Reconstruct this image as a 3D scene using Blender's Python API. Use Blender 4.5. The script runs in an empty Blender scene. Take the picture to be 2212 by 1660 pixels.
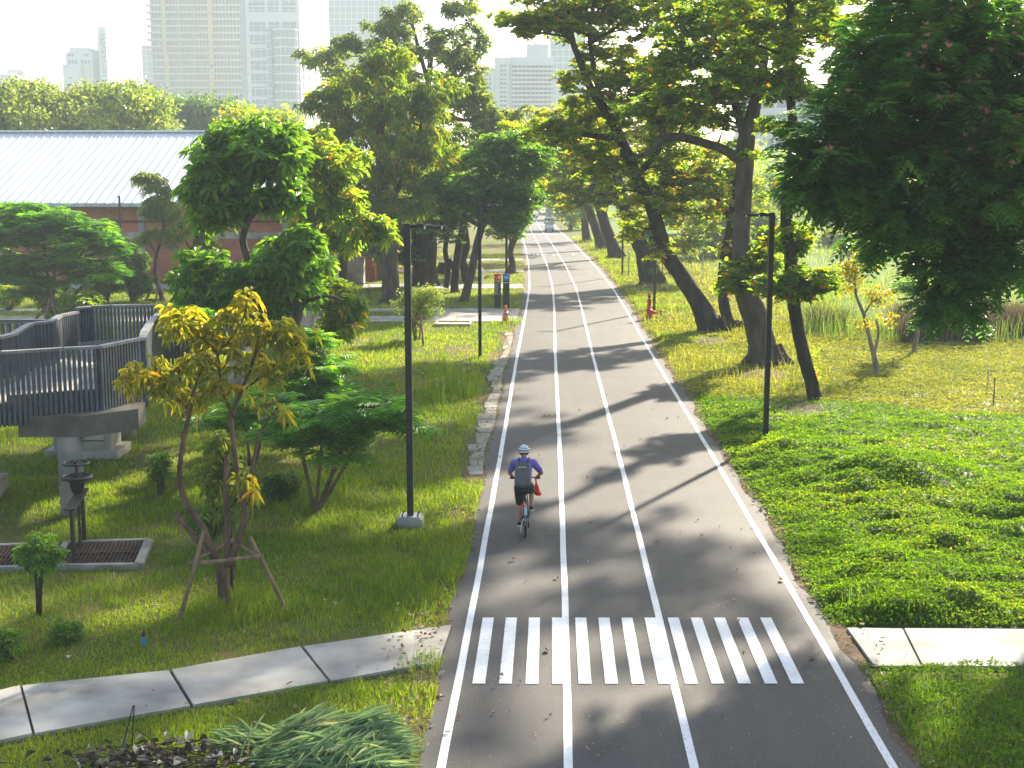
import bpy, math, random
import numpy as np
from mathutils import Vector, Matrix
random.seed(7)
RNG = np.random.default_rng(11)
R_ = math.radians
C = bpy.context.scene.collection
F = 2817.0                                   # focal length in px of a 2212 px wide frame
TH = math.atan(441/F)
CH = 7.0                                     # camera height on the footbridge

def gp(x, y, z=0.0):
    """pixel of the 2212 px frame -> point on the horizontal plane z"""
    dx = (x-1106)/F; dy = (830-y)/F
    r = (dx, math.cos(TH)+dy*math.sin(TH), -math.sin(TH)+dy*math.cos(TH))
    t = (z-CH)/r[2]
    return Vector((r[0]*t, r[1]*t, z))
def pd(x, y, D):
    """pixel -> point at distance D along the view's ground direction"""
    dx = (x-1106)/F; dy = (830-y)/F
    r = (dx, math.cos(TH)+dy*math.sin(TH), -math.sin(TH)+dy*math.cos(TH))
    t = D/r[1]
    return Vector((r[0]*t, D, CH+r[2]*t))

# ---------------------------------------------------------------- mesh collector
def basis(d):
    d = Vector(d).normalized()
    a = Vector((0, 0, 1)) if abs(d.z) < .9 else Vector((1, 0, 0))
    u = d.cross(a).normalized(); v = u.cross(d).normalized()
    return u, v, d
class MB:
    def __init__(self): self.v = []; self.f = []; self.n = 0; self.t = []; self.m = []
    def add(self, v, f, tint=.5, mi=0):
        v = np.asarray(v, np.float32).reshape(-1, 3)
        if not isinstance(f, list): f = [f]
        for a in f:
            a = np.asarray(a, np.int32)
            if a.ndim == 1: a = a[None]
            self.f.append(a+self.n)
            tt = np.asarray(tint, np.float32)
            self.t.append(np.full(len(a), float(tt), np.float32) if tt.ndim == 0 else tt[:len(a)])
            self.m.append(np.full(len(a), mi, np.int32))
        self.v.append(v); self.n += len(v)
        return self
    def box(self, c, s, rz=0.0, mi=0, tint=.5, rx=0.0):
        x, y, z = s[0]/2, s[1]/2, s[2]/2
        p = np.array([[-x,-y,-z],[x,-y,-z],[x,y,-z],[-x,y,-z],[-x,-y,z],[x,-y,z],[x,y,z],[-x,y,z]])
        if rx:
            ca, sa = math.cos(rx), math.sin(rx)
            p = p @ np.array([[1,0,0],[0,ca,-sa],[0,sa,ca]]).T
        if rz:
            ca, sa = math.cos(rz), math.sin(rz)
            p = p @ np.array([[ca,-sa,0],[sa,ca,0],[0,0,1]]).T
        return self.add(p+np.array(c), np.array([[0,3,2,1],[4,5,6,7],[0,1,5,4],[1,2,6,5],[2,3,7,6],[3,0,4,7]]), tint, mi)
    def bx(self, x0, x1, y0, y1, z0, z1, mi=0, tint=.5):
        return self.box(((x0+x1)/2,(y0+y1)/2,(z0+z1)/2), (abs(x1-x0),abs(y1-y0),abs(z1-z0)), 0, mi, tint)
    def bar(self, p0, p1, w, h, mi=0, tint=.5):
        p0 = Vector(p0); p1 = Vector(p1); u, v, d = basis(p1-p0); u = u*w/2; v = v*h/2
        p = [p0-u-v, p0+u-v, p0+u+v, p0-u+v, p1-u-v, p1+u-v, p1+u+v, p1-u+v]
        return self.add([tuple(q) for q in p], np.array([[0,3,2,1],[4,5,6,7],[0,1,5,4],[1,2,6,5],[2,3,7,6],[3,0,4,7]]), tint, mi)
    def tube(self, pts, rad, n=6, mi=0, tint=.5, cap=True, jag=0.0):
        P = np.array([tuple(p) for p in pts], float); k = len(P)
        r = np.full(k, rad, float) if np.ndim(rad) == 0 else np.array(rad, float)
        T = np.gradient(P, axis=0); T /= np.linalg.norm(T, axis=1)[:, None]+1e-9
        a = np.array([0,0,1.]) if abs(T[0][2]) < .9 else np.array([0,1.,0])
        vs = []
        an = np.arange(n)*2*math.pi/n
        for i in range(k):
            u = np.cross(T[i], a); u /= np.linalg.norm(u)+1e-9
            w = np.cross(u, T[i])
            a = w if i == 0 else a
            rr = r[i]*(1+(RNG.uniform(-jag, jag, n) if jag else 0))
            vs.append(P[i]+(np.cos(an)*rr)[:, None]*u+(np.sin(an)*rr)[:, None]*w)
        V = np.concatenate(vs)
        j = np.arange(n); jn = (j+1) % n
        f = np.concatenate([np.stack([i*n+j, i*n+jn, (i+1)*n+jn, (i+1)*n+j], 1) for i in range(k-1)])
        fs = [f]
        if cap: fs += [np.arange(n)[::-1][None], ((k-1)*n+np.arange(n))[None]]
        return self.add(V, fs, tint, mi)
    def lathe(self, prof, c=(0,0,0), axis=(0,0,1), n=16, mi=0, tint=.5):
        u, v, d = basis(axis); c = Vector(c); an = [2*math.pi*i/n for i in range(n)]
        V = [tuple(c+d*h+(u*math.cos(t)+v*math.sin(t))*r) for r, h in prof for t in an]
        j = np.arange(n); jn = (j+1) % n; k = len(prof)
        f = np.concatenate([np.stack([i*n+j, i*n+jn, (i+1)*n+jn, (i+1)*n+j], 1) for i in range(k-1)])
        return self.add(V, [f, np.arange(n)[::-1][None], ((k-1)*n+np.arange(n))[None]], tint, mi)
    def torus(self, c, R, r, axis=(0,0,1), n=24, m=8, mi=0, a0=0, a1=2*math.pi):
        u, v, d = basis(axis); c = Vector(c); full = abs(a1-a0) > 6.28
        k = n if full else n+1; V = []
        for i in range(k):
            t = a0+(a1-a0)*i/n; e = u*math.cos(t)+v*math.sin(t)
            for q in range(m):
                s = 2*math.pi*q/m
                V.append(tuple(c+e*(R+r*math.cos(s))+d*(r*math.sin(s))))
        f = [[(i%k)*m+q, ((i+1)%k)*m+q, ((i+1)%k)*m+(q+1)%m, (i%k)*m+(q+1)%m] for i in range(n) for q in range(m)]
        return self.add(V, np.array(f), .5, mi)
    def sup(self, c, s, e=.35, rx=0.0, rz=0.0, n=20, m=12, mi=0, taper=0.0):
        """rounded box (superellipsoid) with half sizes s"""
        V = []
        sg = lambda t, p: math.copysign(abs(t)**p, t)
        for i in range(m+1):
            ph = -math.pi/2+math.pi*i/m
            for j in range(n):
                th = 2*math.pi*j/n
                z = sg(math.sin(ph), e); k = 1-taper*z
                V.append((s[0]*k*sg(math.cos(ph), e)*sg(math.cos(th), e), s[1]*k*sg(math.cos(ph), e)*sg(math.sin(th), e), s[2]*z))
        M = Matrix.Rotation(rz, 3, 'Z') @ Matrix.Rotation(rx, 3, 'X')
        V = [tuple(M @ Vector(p)+Vector(c)) for p in V]
        f = [[i*n+j, i*n+(j+1)%n, (i+1)*n+(j+1)%n, (i+1)*n+j] for i in range(m) for j in range(n)]
        return self.add(V, np.array(f), .5, mi)
    def caps(self, p0, r0, p1, r1, n=12):
        """closed capsule with two radii"""
        p0 = Vector(p0); p1 = Vector(p1); d = p1-p0
        if d.length < 1e-6: d = Vector((0,0,1e-4)); p1 = p0+d
        dd = d.normalized(); pts = []; rad = []
        for a in (-85,-60,-30): pts.append(p0+dd*r0*math.sin(R_(a))); rad.append(r0*math.cos(R_(a)))
        pts.append(p0); rad.append(r0); pts.append(p1); rad.append(r1)
        for a in (30,60,85): pts.append(p1+dd*r1*math.sin(R_(a))); rad.append(r1*math.cos(R_(a)))
        u, v, d2 = basis(dd); V = []
        for p, r in zip(pts, rad):
            for j in range(n):
                t = 2*math.pi*j/n; V.append(tuple(p+(u*math.cos(t)+v*math.sin(t))*r))
        k = len(pts)
        f = [[i*n+j, i*n+(j+1)%n, (i+1)*n+(j+1)%n, (i+1)*n+j] for i in range(k-1) for j in range(n)]
        return self.add(V, [np.array(f), np.arange(n)[::-1][None], ((k-1)*n+np.arange(n))[None]])
    def poly(self, pts, z, mi=0):
        return self.add([(p[0], p[1], z) for p in pts], np.arange(len(pts))[None], .5, mi)
    def prism(self, pts, z0, z1, mi=0):
        n = len(pts); V = [(p[0],p[1],z0) for p in pts]+[(p[0],p[1],z1) for p in pts]
        f = [np.array([[i,(i+1)%n,n+(i+1)%n,n+i] for i in range(n)]), np.arange(n)[::-1][None], (n+np.arange(n))[None]]
        return self.add(V, f, .5, mi)

def link(o, parent=None):
    C.objects.link(o)
    if parent is not None: o.parent = parent
    return o
def build(name, mb, mats, parent=None, smooth=False, loc=None):
    V = np.concatenate(mb.v)
    off = np.zeros(3)
    if parent is not None:
        p = parent
        while p is not None: off += np.array(p.location); p = p.parent
    elif loc is not None: off = np.array(tuple(loc), float)
    V = V-off.astype(np.float32)
    tot = np.concatenate([np.full(len(a), a.shape[1], np.int32) for a in mb.f])
    idx = np.concatenate([a.ravel() for a in mb.f]).astype(np.int32)
    start = np.concatenate([[0], np.cumsum(tot)[:-1]]).astype(np.int32)
    me = bpy.data.meshes.new(name)
    me.vertices.add(len(V)); me.vertices.foreach_set('co', V.astype(np.float32).ravel())
    me.loops.add(len(idx)); me.loops.foreach_set('vertex_index', idx)
    me.polygons.add(len(tot)); me.polygons.foreach_set('loop_start', start)
    if not isinstance(mats, (list, tuple)): mats = [mats]
    for m in mats: me.materials.append(m)
    me.polygons.foreach_set('material_index', np.concatenate(mb.m))
    me.polygons.foreach_set('use_smooth', np.full(len(tot), smooth, bool))
    at = me.attributes.new('tint', 'FLOAT', 'FACE'); at.data.foreach_set('value', np.concatenate(mb.t))
    me.update(calc_edges=True)
    o = bpy.data.objects.new(name, me)
    if parent is None and loc is not None: o.location = loc
    return link(o, parent)
def tag(o, label=None, cat=None, group=None, kind=None):
    if label: o['label'] = label
    if cat: o['category'] = cat
    if group: o['group'] = group
    if kind: o['kind'] = kind
    return o
def thing(name, label, cat, loc, group=None):
    o = bpy.data.objects.new(name, None); o.location = loc; o.empty_display_size = .2
    C.objects.link(o); return tag(o, label, cat, group)
def copy_tree(o, parent=None):
    c = o.copy(); C.objects.link(c)
    if parent is not None: c.parent = parent
    for ch in list(o.children): copy_tree(ch, c)
    return c
def body(name, mb, mat, parent, voxel=.012, it=5, fac=.5):
    """fuse overlapping capsules into one continuous surface"""
    o = build(name, mb, mat, parent, True)
    m = o.modifiers.new('r', 'REMESH'); m.mode = 'VOXEL'; m.voxel_size = voxel; m.use_smooth_shade = True
    s = o.modifiers.new('s', 'SMOOTH'); s.iterations = it; s.factor = fac
    dg = bpy.context.evaluated_depsgraph_get(); dg.update()
    me = bpy.data.meshes.new_from_object(o.evaluated_get(dg))
    old = o.data; o.modifiers.clear(); o.data = me; me.name = name
    if not me.materials: me.materials.append(mat)
    bpy.data.meshes.remove(old)
    return o

# ---------------------------------------------------------------- noise in numpy
def vnoise(x, y, s, seed=0):
    x = np.asarray(x, float)/s+seed*17.3; y = np.asarray(y, float)/s-seed*9.1
    xi = np.floor(x); yi = np.floor(y); fx = x-xi; fy = y-yi
    fx = fx*fx*(3-2*fx); fy = fy*fy*(3-2*fy)
    h = lambda a, b: np.modf(np.abs(np.sin(a*127.1+b*311.7+seed*74.7)*43758.5453))[0]
    return (h(xi,yi)*(1-fx)+h(xi+1,yi)*fx)*(1-fy)+(h(xi,yi+1)*(1-fx)+h(xi+1,yi+1)*fx)*fy

# ---------------------------------------------------------------- materials
def nt(name):
    m = bpy.data.materials.new(name); m.use_nodes = True
    t = m.node_tree; t.nodes.clear()
    out = t.nodes.new('ShaderNodeOutputMaterial'); return m, t, out
def N(t, typ, **kw):
    n = t.nodes.new(typ)
    for k, v in kw.items():
        if k in n.inputs: n.inputs[k].default_value = v
        else: setattr(n, k, v)
    return n
def c4(c): return (c[0], c[1], c[2], 1)
def ramp(t, stops, fac):
    r = t.nodes.new('ShaderNodeValToRGB'); e = r.color_ramp.elements
    e[0].position = stops[0][0]; e[0].color = c4(stops[0][1])
    e[1].position = stops[-1][0]; e[1].color = c4(stops[-1][1])
    for p, c in stops[1:-1]:
        q = e.new(p); q.color = c4(c)
    t.links.new(fac, r.inputs[0]); return r.outputs[0]
def mat(name, col, rough=.7, var=.25, scale=3.0, bump=0.0, bscale=None, metal=0.0, spec=.3, stretch=(1,1,1), col2=None, det=4.0):
    m, t, out = nt(name)
    b = N(t, 'ShaderNodeBsdfPrincipled'); b.inputs['Roughness'].default_value = rough
    b.inputs['Metallic'].default_value = metal; b.inputs['Specular IOR Level'].default_value = spec
    tc = N(t, 'ShaderNodeTexCoord'); mp = N(t, 'ShaderNodeMapping'); mp.inputs['Scale'].default_value = stretch
    t.links.new(tc.outputs['Object'], mp.inputs[0])
    n = N(t, 'ShaderNodeTexNoise'); n.inputs['Scale'].default_value = scale; n.inputs['Detail'].default_value = det
    t.links.new(mp.outputs[0], n.inputs['Vector'])
    lo = [c*(1-var) for c in col]; hi = col2 if col2 else [min(1, c*(1+var)) for c in col]
    t.links.new(ramp(t, [(.3, lo), (.7, hi)], n.outputs[0]), b.inputs['Base Color'])
    if bump:
        n2 = N(t, 'ShaderNodeTexNoise'); n2.inputs['Scale'].default_value = bscale or scale*6; n2.inputs['Detail'].default_value = 3
        t.links.new(mp.outputs[0], n2.inputs['Vector'])
        bp = N(t, 'ShaderNodeBump'); bp.inputs['Strength'].default_value = bump; bp.inputs['Distance'].default_value = .02 if bump < .6 else .07
        t.links.new(n2.outputs[0], bp.inputs['Height']); t.links.new(bp.outputs[0], b.inputs['Normal'])
    t.links.new(b.outputs[0], out.inputs[0]); return m
def leafmat(name, stops, trans=.58, gain=(4.3, 4.0, .9), rough=.42, spec=.35):
    m, t, out = nt(name)
    a = N(t, 'ShaderNodeAttribute'); a.attribute_name = 'tint'
    col = ramp(t, stops, a.outputs['Fac'])
    b = N(t, 'ShaderNodeBsdfPrincipled'); b.inputs['Roughness'].default_value = rough; b.inputs['Specular IOR Level'].default_value = spec
    t.links.new(col, b.inputs['Base Color'])
    mx = N(t, 'ShaderNodeMix', data_type='RGBA', blend_type='MULTIPLY'); mx.inputs['Factor'].default_value = 1
    t.links.new(col, mx.inputs['A']); mx.inputs['B'].default_value = c4(gain)
    tr = N(t, 'ShaderNodeBsdfTranslucent'); t.links.new(mx.outputs['Result'], tr.inputs[0])
    ms = N(t, 'ShaderNodeMixShader'); ms.inputs[0].default_value = trans
    t.links.new(b.outputs[0], ms.inputs[1]); t.links.new(tr.outputs[0], ms.inputs[2]); t.links.new(ms.outputs[0], out.inputs[0])
    return m
EXPO = 1.95
HAZE = .0006
# ---------------------------------------------------------------- camera, light, air
sc = bpy.context.scene
cam = bpy.data.cameras.new('camera'); cam.lens = F/2212*36; cam.sensor_width = 36; cam.clip_end = 6000; cam.clip_start = .1
co = bpy.data.objects.new('camera', cam); co.location = (0, 0, CH); co.rotation_euler = (math.pi/2-TH, 0, 0); C.objects.link(co); sc.camera = co
SUN_EL, SUN_AZ = R_(28), R_(30)               # azimuth clockwise from +Y
w = bpy.data.worlds.new('World'); sc.world = w; w.use_nodes = True
t = w.node_tree; bg = t.nodes['Background']
sk = N(t, 'ShaderNodeTexSky'); sk.sky_type = 'NISHITA'; sk.sun_disc = False
sk.sun_elevation = SUN_EL; sk.sun_rotation = SUN_AZ; sk.dust_density = 2.0; sk.air_density = 1.0; sk.ozone_density = 1.0
t.links.new(sk.outputs[0], bg.inputs[0]); bg.inputs[1].default_value = .09
sd = bpy.data.lights.new('sun', 'SUN'); sd.energy = 5.0; sd.angle = R_(1.4); sd.color = (1.0, .88, .70)
so = bpy.data.objects.new('sun', sd); C.objects.link(so)
sv = Vector((math.sin(SUN_AZ)*math.cos(SUN_EL), math.cos(SUN_AZ)*math.cos(SUN_EL), math.sin(SUN_EL)))
so.rotation_euler = (-sv).to_track_quat('-Z', 'Y').to_euler(); so.location = (40, 60, 60)
vs = sc.view_settings; vs.view_transform = 'Standard'; vs.look = 'None'; vs.gamma = 1; vs.exposure = EXPO
cy = sc.cycles
cy.use_denoising = True; cy.volume_bounces = 1; cy.max_bounces = 7; cy.diffuse_bounces = 4; cy.transmission_bounces = 4
cy.transparent_max_bounces = 8; cy.glossy_bounces = 2; cy.sample_clamp_indirect = 6.0; cy.use_adaptive_sampling = True; cy.adaptive_threshold = .02
hz = MB().bx(-560, 560, -40, 960, -1.0, 131.0)
hm, t, out = nt('haze_air')
pv = N(t, 'ShaderNodeVolumePrincipled'); pv.inputs['Color'].default_value = (.82, .92, 1.0, 1); pv.inputs['Density'].default_value = HAZE
pv.inputs['Anisotropy'].default_value = .0
t.links.new(pv.outputs[0], out.inputs['Volume'])
tag(build('haze', hz, hm), 'pale morning haze in the air', 'haze', kind='stuff')

# ---------------------------------------------------------------- palette
def asphalt():
    m, t, out = nt('asphalt')
    b = N(t, 'ShaderNodeBsdfPrincipled'); b.inputs['Roughness'].default_value = .72; b.inputs['Specular IOR Level'].default_value = .4
    tc = N(t, 'ShaderNodeTexCoord')
    n1 = N(t, 'ShaderNodeTexNoise'); n1.inputs['Scale'].default_value = 55; n1.inputs['Detail'].default_value = 5; n1.inputs['Roughness'].default_value = .8
    n2 = N(t, 'ShaderNodeTexNoise'); n2.inputs['Scale'].default_value = .35; n2.inputs['Detail'].default_value = 5
    mp = N(t, 'ShaderNodeMapping'); mp.inputs['Scale'].default_value = (2.2, .12, 1)
    n3 = N(t, 'ShaderNodeTexNoise'); n3.inputs['Scale'].default_value = 1.4; n3.inputs['Detail'].default_value = 3
    for n in (n1, n2): t.links.new(tc.outputs['Object'], n.inputs['Vector'])
    t.links.new(tc.outputs['Object'], mp.inputs[0]); t.links.new(mp.outputs[0], n3.inputs['Vector'])
    c1 = ramp(t, [(.32, (.026,.027,.030)), (.5, (.051,.050,.049)), (.68, (.100,.094,.086))], n1.outputs[0])
    c2 = ramp(t, [(.28, (.70,.70,.73)), (.5, (1,.99,.97)), (.72, (1.2,1.17,1.12))], n2.outputs[0])
    c3 = ramp(t, [(.3, (.9,.9,.9)), (.7, (1.1,1.08,1.05))], n3.outputs[0])
    m1 = N(t, 'ShaderNodeMix', data_type='RGBA', blend_type='MULTIPLY'); m1.inputs['Factor'].default_value = 1
    m2 = N(t, 'ShaderNodeMix', data_type='RGBA', blend_type='MULTIPLY'); m2.inputs['Factor'].default_value = 1
    t.links.new(c1, m1.inputs['A']); t.links.new(c2, m1.inputs['B']); t.links.new(m1.outputs['Result'], m2.inputs['A']); t.links.new(c3, m2.inputs['B'])
    t.links.new(m2.outputs['Result'], b.inputs['Base Color'])
    bp = N(t, 'ShaderNodeBump'); bp.inputs['Strength'].default_value = .35; bp.inputs['Distance'].default_value = .008
    t.links.new(n1.outputs[0], bp.inputs['Height']); t.links.new(bp.outputs[0], b.inputs['Normal'])
    t.links.new(b.outputs[0], out.inputs[0]); return m
def soil(name, stops, s1=.25, s2=5.0, mixw=.5):
    m, t, out = nt(name)
    b = N(t, 'ShaderNodeBsdfPrincipled'); b.inputs['Roughness'].default_value = .95; b.inputs['Specular IOR Level'].default_value = .1
    tc = N(t, 'ShaderNodeTexCoord')
    n1 = N(t, 'ShaderNodeTexNoise'); n1.inputs['Scale'].default_value = s1; n1.inputs['Detail'].default_value = 6
    n2 = N(t, 'ShaderNodeTexNoise'); n2.inputs['Scale'].default_value = s2; n2.inputs['Detail'].default_value = 6; n2.inputs['Roughness'].default_value = .75
    for n in (n1, n2): t.links.new(tc.outputs['Object'], n.inputs['Vector'])
    mx = N(t, 'ShaderNodeMath', operation='MULTIPLY_ADD'); t.links.new(n2.outputs[0], mx.inputs[0]); mx.inputs[1].default_value = mixw
    m3 = N(t, 'ShaderNodeMath', operation='MULTIPLY'); t.links.new(n1.outputs[0], m3.inputs[0]); m3.inputs[1].default_value = 1-mixw
    t.links.new(m3.outputs[0], mx.inputs[2])
    t.links.new(ramp(t, stops, mx.outputs[0]), b.inputs['Base Color'])
    bp = N(t, 'ShaderNodeBump'); bp.inputs['Strength'].default_value = .8; bp.inputs['Distance'].default_value = .05
    t.links.new(n2.outputs[0], bp.inputs['Height']); t.links.new(bp.outputs[0], b.inputs['Normal'])
    t.links.new(b.outputs[0], out.inputs[0]); return m
def brickmat():
    m, t, out = nt('red_brick')
    b = N(t, 'ShaderNodeBsdfPrincipled'); b.inputs['Roughness'].default_value = .9
    tc = N(t, 'ShaderNodeTexCoord'); sp = N(t, 'ShaderNodeSeparateXYZ'); cb = N(t, 'ShaderNodeCombineXYZ'); ad = N(t, 'ShaderNodeMath', operation='ADD')
    t.links.new(tc.outputs['Object'], sp.inputs[0]); t.links.new(sp.outputs[0], ad.inputs[0]); t.links.new(sp.outputs[1], ad.inputs[1])
    t.links.new(ad.outputs[0], cb.inputs[0]); t.links.new(sp.outputs[2], cb.inputs[1])
    br = N(t, 'ShaderNodeTexBrick'); br.inputs['Scale'].default_value = 1.0; br.inputs['Brick Width'].default_value = .24; br.inputs['Row Height'].default_value = .085
    br.inputs['Mortar Size'].default_value = .008; br.inputs['Color1'].default_value = (.48,.14,.06,1); br.inputs['Color2'].default_value = (.36,.095,.045,1); br.inputs['Mortar'].default_value = (.33,.24,.18,1)
    t.links.new(cb.outputs[0], br.inputs['Vector'])
    n = N(t, 'ShaderNodeTexNoise'); n.inputs['Scale'].default_value = .7; n.inputs['Detail'].default_value = 6; t.links.new(tc.outputs['Object'], n.inputs['Vector'])
    mx = N(t, 'ShaderNodeMix', data_type='RGBA', blend_type='MULTIPLY'); mx.inputs['Factor'].default_value = 1
    t.links.new(br.outputs[0], mx.inputs['A']); t.links.new(ramp(t, [(.3,(.7,.68,.66)),(.7,(1.2,1.15,1.1))], n.outputs[0]), mx.inputs['B'])
    t.links.new(mx.outputs['Result'], b.inputs['Base Color']); t.links.new(b.outputs[0], out.inputs[0]); return m
def worn_paint():
    m = mat('road_paint', (.70,.70,.68), .6, .08, 3, .1, spec=.3, det=8); t = m.node_tree
    b = [n for n in t.nodes if n.type == 'BSDF_PRINCIPLED'][0]; src = b.inputs['Base Color'].links[0].from_socket
    tc = [n for n in t.nodes if n.type == 'TEX_COORD'][0]
    n = N(t, 'ShaderNodeTexNoise'); n.inputs['Scale'].default_value = 26; n.inputs['Detail'].default_value = 8; n.inputs['Roughness'].default_value = .75; t.links.new(tc.outputs['Object'], n.inputs['Vector'])
    f = ramp(t, [(.56,(0,0,0)),(.66,(.8,.8,.8))], n.outputs[0])
    mx = N(t, 'ShaderNodeMix', data_type='RGBA'); t.links.new(f, mx.inputs['Factor']); t.links.new(src, mx.inputs['A']); mx.inputs['B'].default_value = (.16,.155,.15,1)
    t.links.new(mx.outputs['Result'], b.inputs['Base Color']); return m
M = {}
M['asphalt'] = asphalt()
M['ground'] = soil('ground_soil', [(.32,(.06,.09,.012)),(.46,(.09,.125,.016)),(.53,(.13,.115,.035)),(.60,(.19,.135,.065)),(.7,(.12,.08,.045))], .3, 7, .55)
M['litter_soil'] = soil('leaf_litter_soil', [(.3,(.05,.035,.02)),(.5,(.13,.09,.055)),(.7,(.24,.18,.12))], 1.5, 14)
M['cover_soil'] = soil('creeper_bed', [(.3,(.02,.035,.008)),(.7,(.06,.10,.015))], 1.0, 9)
M['field'] = soil('marsh_field', [(.3,(.055,.10,.02)),(.5,(.10,.155,.035)),(.7,(.16,.19,.06))], .12, 3)
M['paint'] = worn_paint()
M['concrete'] = mat('path_concrete', (.33,.31,.27), .85, .42, 1.1, .25, 40, det=9)
M['concrete_old'] = mat('stained_concrete', (.25,.23,.195), .9, .35, 2.0, .3, 30, det=9)
M['joint'] = mat('dark_joint', (.05,.045,.04), .9, .2, 8)
M['black'] = mat('black_metal', (.012,.012,.013), .42, .2, 6, spec=.4)
M['slate'] = mat('slate_painted_metal', (.066,.077,.094), .5, .25, 5, spec=.4)
M['capmetal'] = mat('weathered_rail_cap', (.17,.165,.16), .5, .45, 3, spec=.5, det=8)
M['galv'] = mat('galvanised_steel', (.35,.36,.36), .45, .2, 10, metal=.6)
M['white'] = mat('white_paint', (.72,.72,.70), .45, .06, 5)
M['cream'] = mat('cream_paint', (.50,.49,.42), .5, .08, 3)
M['red'] = mat('red_paint', (.55,.03,.018), .42, .15, 8)
M['signred'] = mat('sign_red', (.62,.025,.02), .4, .03, 5)
M['signblue'] = mat('sign_blue', (.012,.16,.50), .4, .03, 5)
M['teal'] = mat('sign_teal', (.25,.62,.60), .4, .03, 5)
M['orange'] = mat('cone_orange', (.72,.13,.035), .5, .12, 9)
M['rust'] = mat('rusty_iron', (.05,.03,.02), .85, .5, 12, .2)
M['timber'] = mat('weathered_pole_timber', (.20,.125,.08), .9, .45, 6, .5, 20, stretch=(1,1,.25))
M['bark'] = mat('dark_bark', (.042,.031,.023), .95, .5, 4, 1.0, 16, stretch=(1,1,.35), spec=.1, det=8)
M['bark_grey'] = mat('grey_brown_bark', (.085,.066,.05), .95, .45, 4, .9, 16, stretch=(1,1,.35), spec=.1, det=8)
M['bark_pale'] = mat('pale_peeling_bark', (.23,.18,.14), .9, .45, 5, .7, 18, stretch=(1,1,.35), spec=.1, det=8)
M['bark_red'] = mat('reddish_peeling_bark', (.125,.082,.055), .9, .5, 7, .8, 20, stretch=(1,1,.35), spec=.1, det=8)
M['brick'] = brickmat()
M['blue_pipe'] = mat('blue_pvc', (.02,.22,.42), .4, .1, 9)
# leaves
def G(name, stops, *a, mul=1.0, **k): return leafmat(name, [(p, [min(.7, c*mul) for c in q]) for p, q in stops], *a, **k)
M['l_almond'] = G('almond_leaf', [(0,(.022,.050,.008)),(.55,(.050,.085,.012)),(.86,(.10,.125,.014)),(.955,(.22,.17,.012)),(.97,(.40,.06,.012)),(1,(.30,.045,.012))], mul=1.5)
M['l_almond_far'] = G('lighter_almond_leaf', [(0,(.035,.07,.010)),(.5,(.07,.10,.014)),(.86,(.14,.14,.016)),(.965,(.26,.19,.016)),(.98,(.42,.08,.014)),(1,(.34,.06,.014))], mul=1.35)  # lighter, yellower almond leaf tints for the farther trees
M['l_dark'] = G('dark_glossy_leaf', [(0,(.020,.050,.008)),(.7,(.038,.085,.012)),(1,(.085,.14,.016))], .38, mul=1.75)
M['l_deep'] = G('deep_green_leaf', [(0,(.016,.035,.012)),(.7,(.03,.06,.016)),(1,(.06,.09,.02))], .30, mul=1.9)  # darkest of the green leaf tints
M['l_mid'] = G('mid_green_leaf', [(0,(.040,.075,.012)),(.7,(.075,.12,.018)),(.93,(.12,.15,.02)),(1,(.32,.20,.02))], mul=1.35)
M['l_light'] = G('light_green_leaf', [(0,(.07,.11,.022)),(.7,(.12,.17,.030)),(1,(.20,.21,.05))], .45, (2.4,2.3,.9), mul=1.15)
M['l_yellow'] = G('olive_yellow_leaf', [(0,(.09,.12,.016)),(.5,(.19,.20,.022)),(.85,(.33,.29,.03)),(.97,(.40,.30,.025)),(1,(.42,.27,.02))], .48, (2.4,2.2,.6))
M['l_gold'] = G('golden_green_leaf', [(0,(.06,.11,.016)),(.5,(.10,.16,.018)),(.86,(.15,.20,.02)),(.94,(.30,.22,.02)),(1,(.36,.20,.02))], .5, (3.2,3.0,.8))
M['debris'] = G('withered_litter', [(0,(.03,.022,.017)),(.45,(.09,.07,.055)),(.75,(.24,.22,.19)),(1,(.45,.45,.40))], .1, (1,1,1), .8, .1)
M['l_feather'] = G('feathery_leaf', [(0,(.020,.060,.010)),(.7,(.040,.105,.012)),(1,(.09,.17,.014))], .48, (3.4,3.2,.7), mul=2.0)
M['l_rain'] = G('rain_tree_leaf', [(0,(.035,.095,.03)),(.7,(.07,.165,.042)),(1,(.17,.28,.06))], .46, (2.4,2.6,.9), .38, .5)
M['l_pink'] = G('pink_blossom', [(0,(.35,.16,.10)),(1,(.55,.22,.20))], .4, (1.5,1.3,1.2))
M['grass'] = G('lawn_grass', [(0,(.055,.11,.008)),(.5,(.115,.195,.011)),(.85,(.22,.255,.018)),(1,(.32,.26,.08))], .48, (2.8,2.5,.6), .5, .2)
M['cover'] = G('creeper_leaf', [(0,(.045,.105,.007)),(.6,(.095,.18,.009)),(.9,(.17,.22,.014)),(1,(.26,.24,.05))], .48, (2.9,2.8,.4), .55, .12)
M['cover_pale'] = G('pale_creeper_leaf', [(0,(.108,.153,.024)),(.6,(.21,.236,.055)),(1,(.32,.315,.11))], .42, (2.3,2.1,.7), .75, .08)
M['reed'] = G('reed_blade', [(0,(.06,.13,.025)),(.6,(.12,.20,.04)),(1,(.22,.25,.08))], .4, (2.2,2.1,.8), .6, .2)
M['reed_dry'] = G('dry_reed', [(0,(.05,.036,.022)),(.6,(.10,.072,.045)),(1,(.20,.14,.085))], .3, (1.5,1.4,1.1), .8, .1)  # dry brown, with the shadow on the bank darkened into the tints
M['cutreed'] = G('cut_reed', [(0,(.09,.16,.085)),(.55,(.17,.25,.14)),(.85,(.33,.36,.20)),(1,(.45,.38,.22))], .25, (1.6,1.6,.9), .45, .4, mul=1.35)
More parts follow.
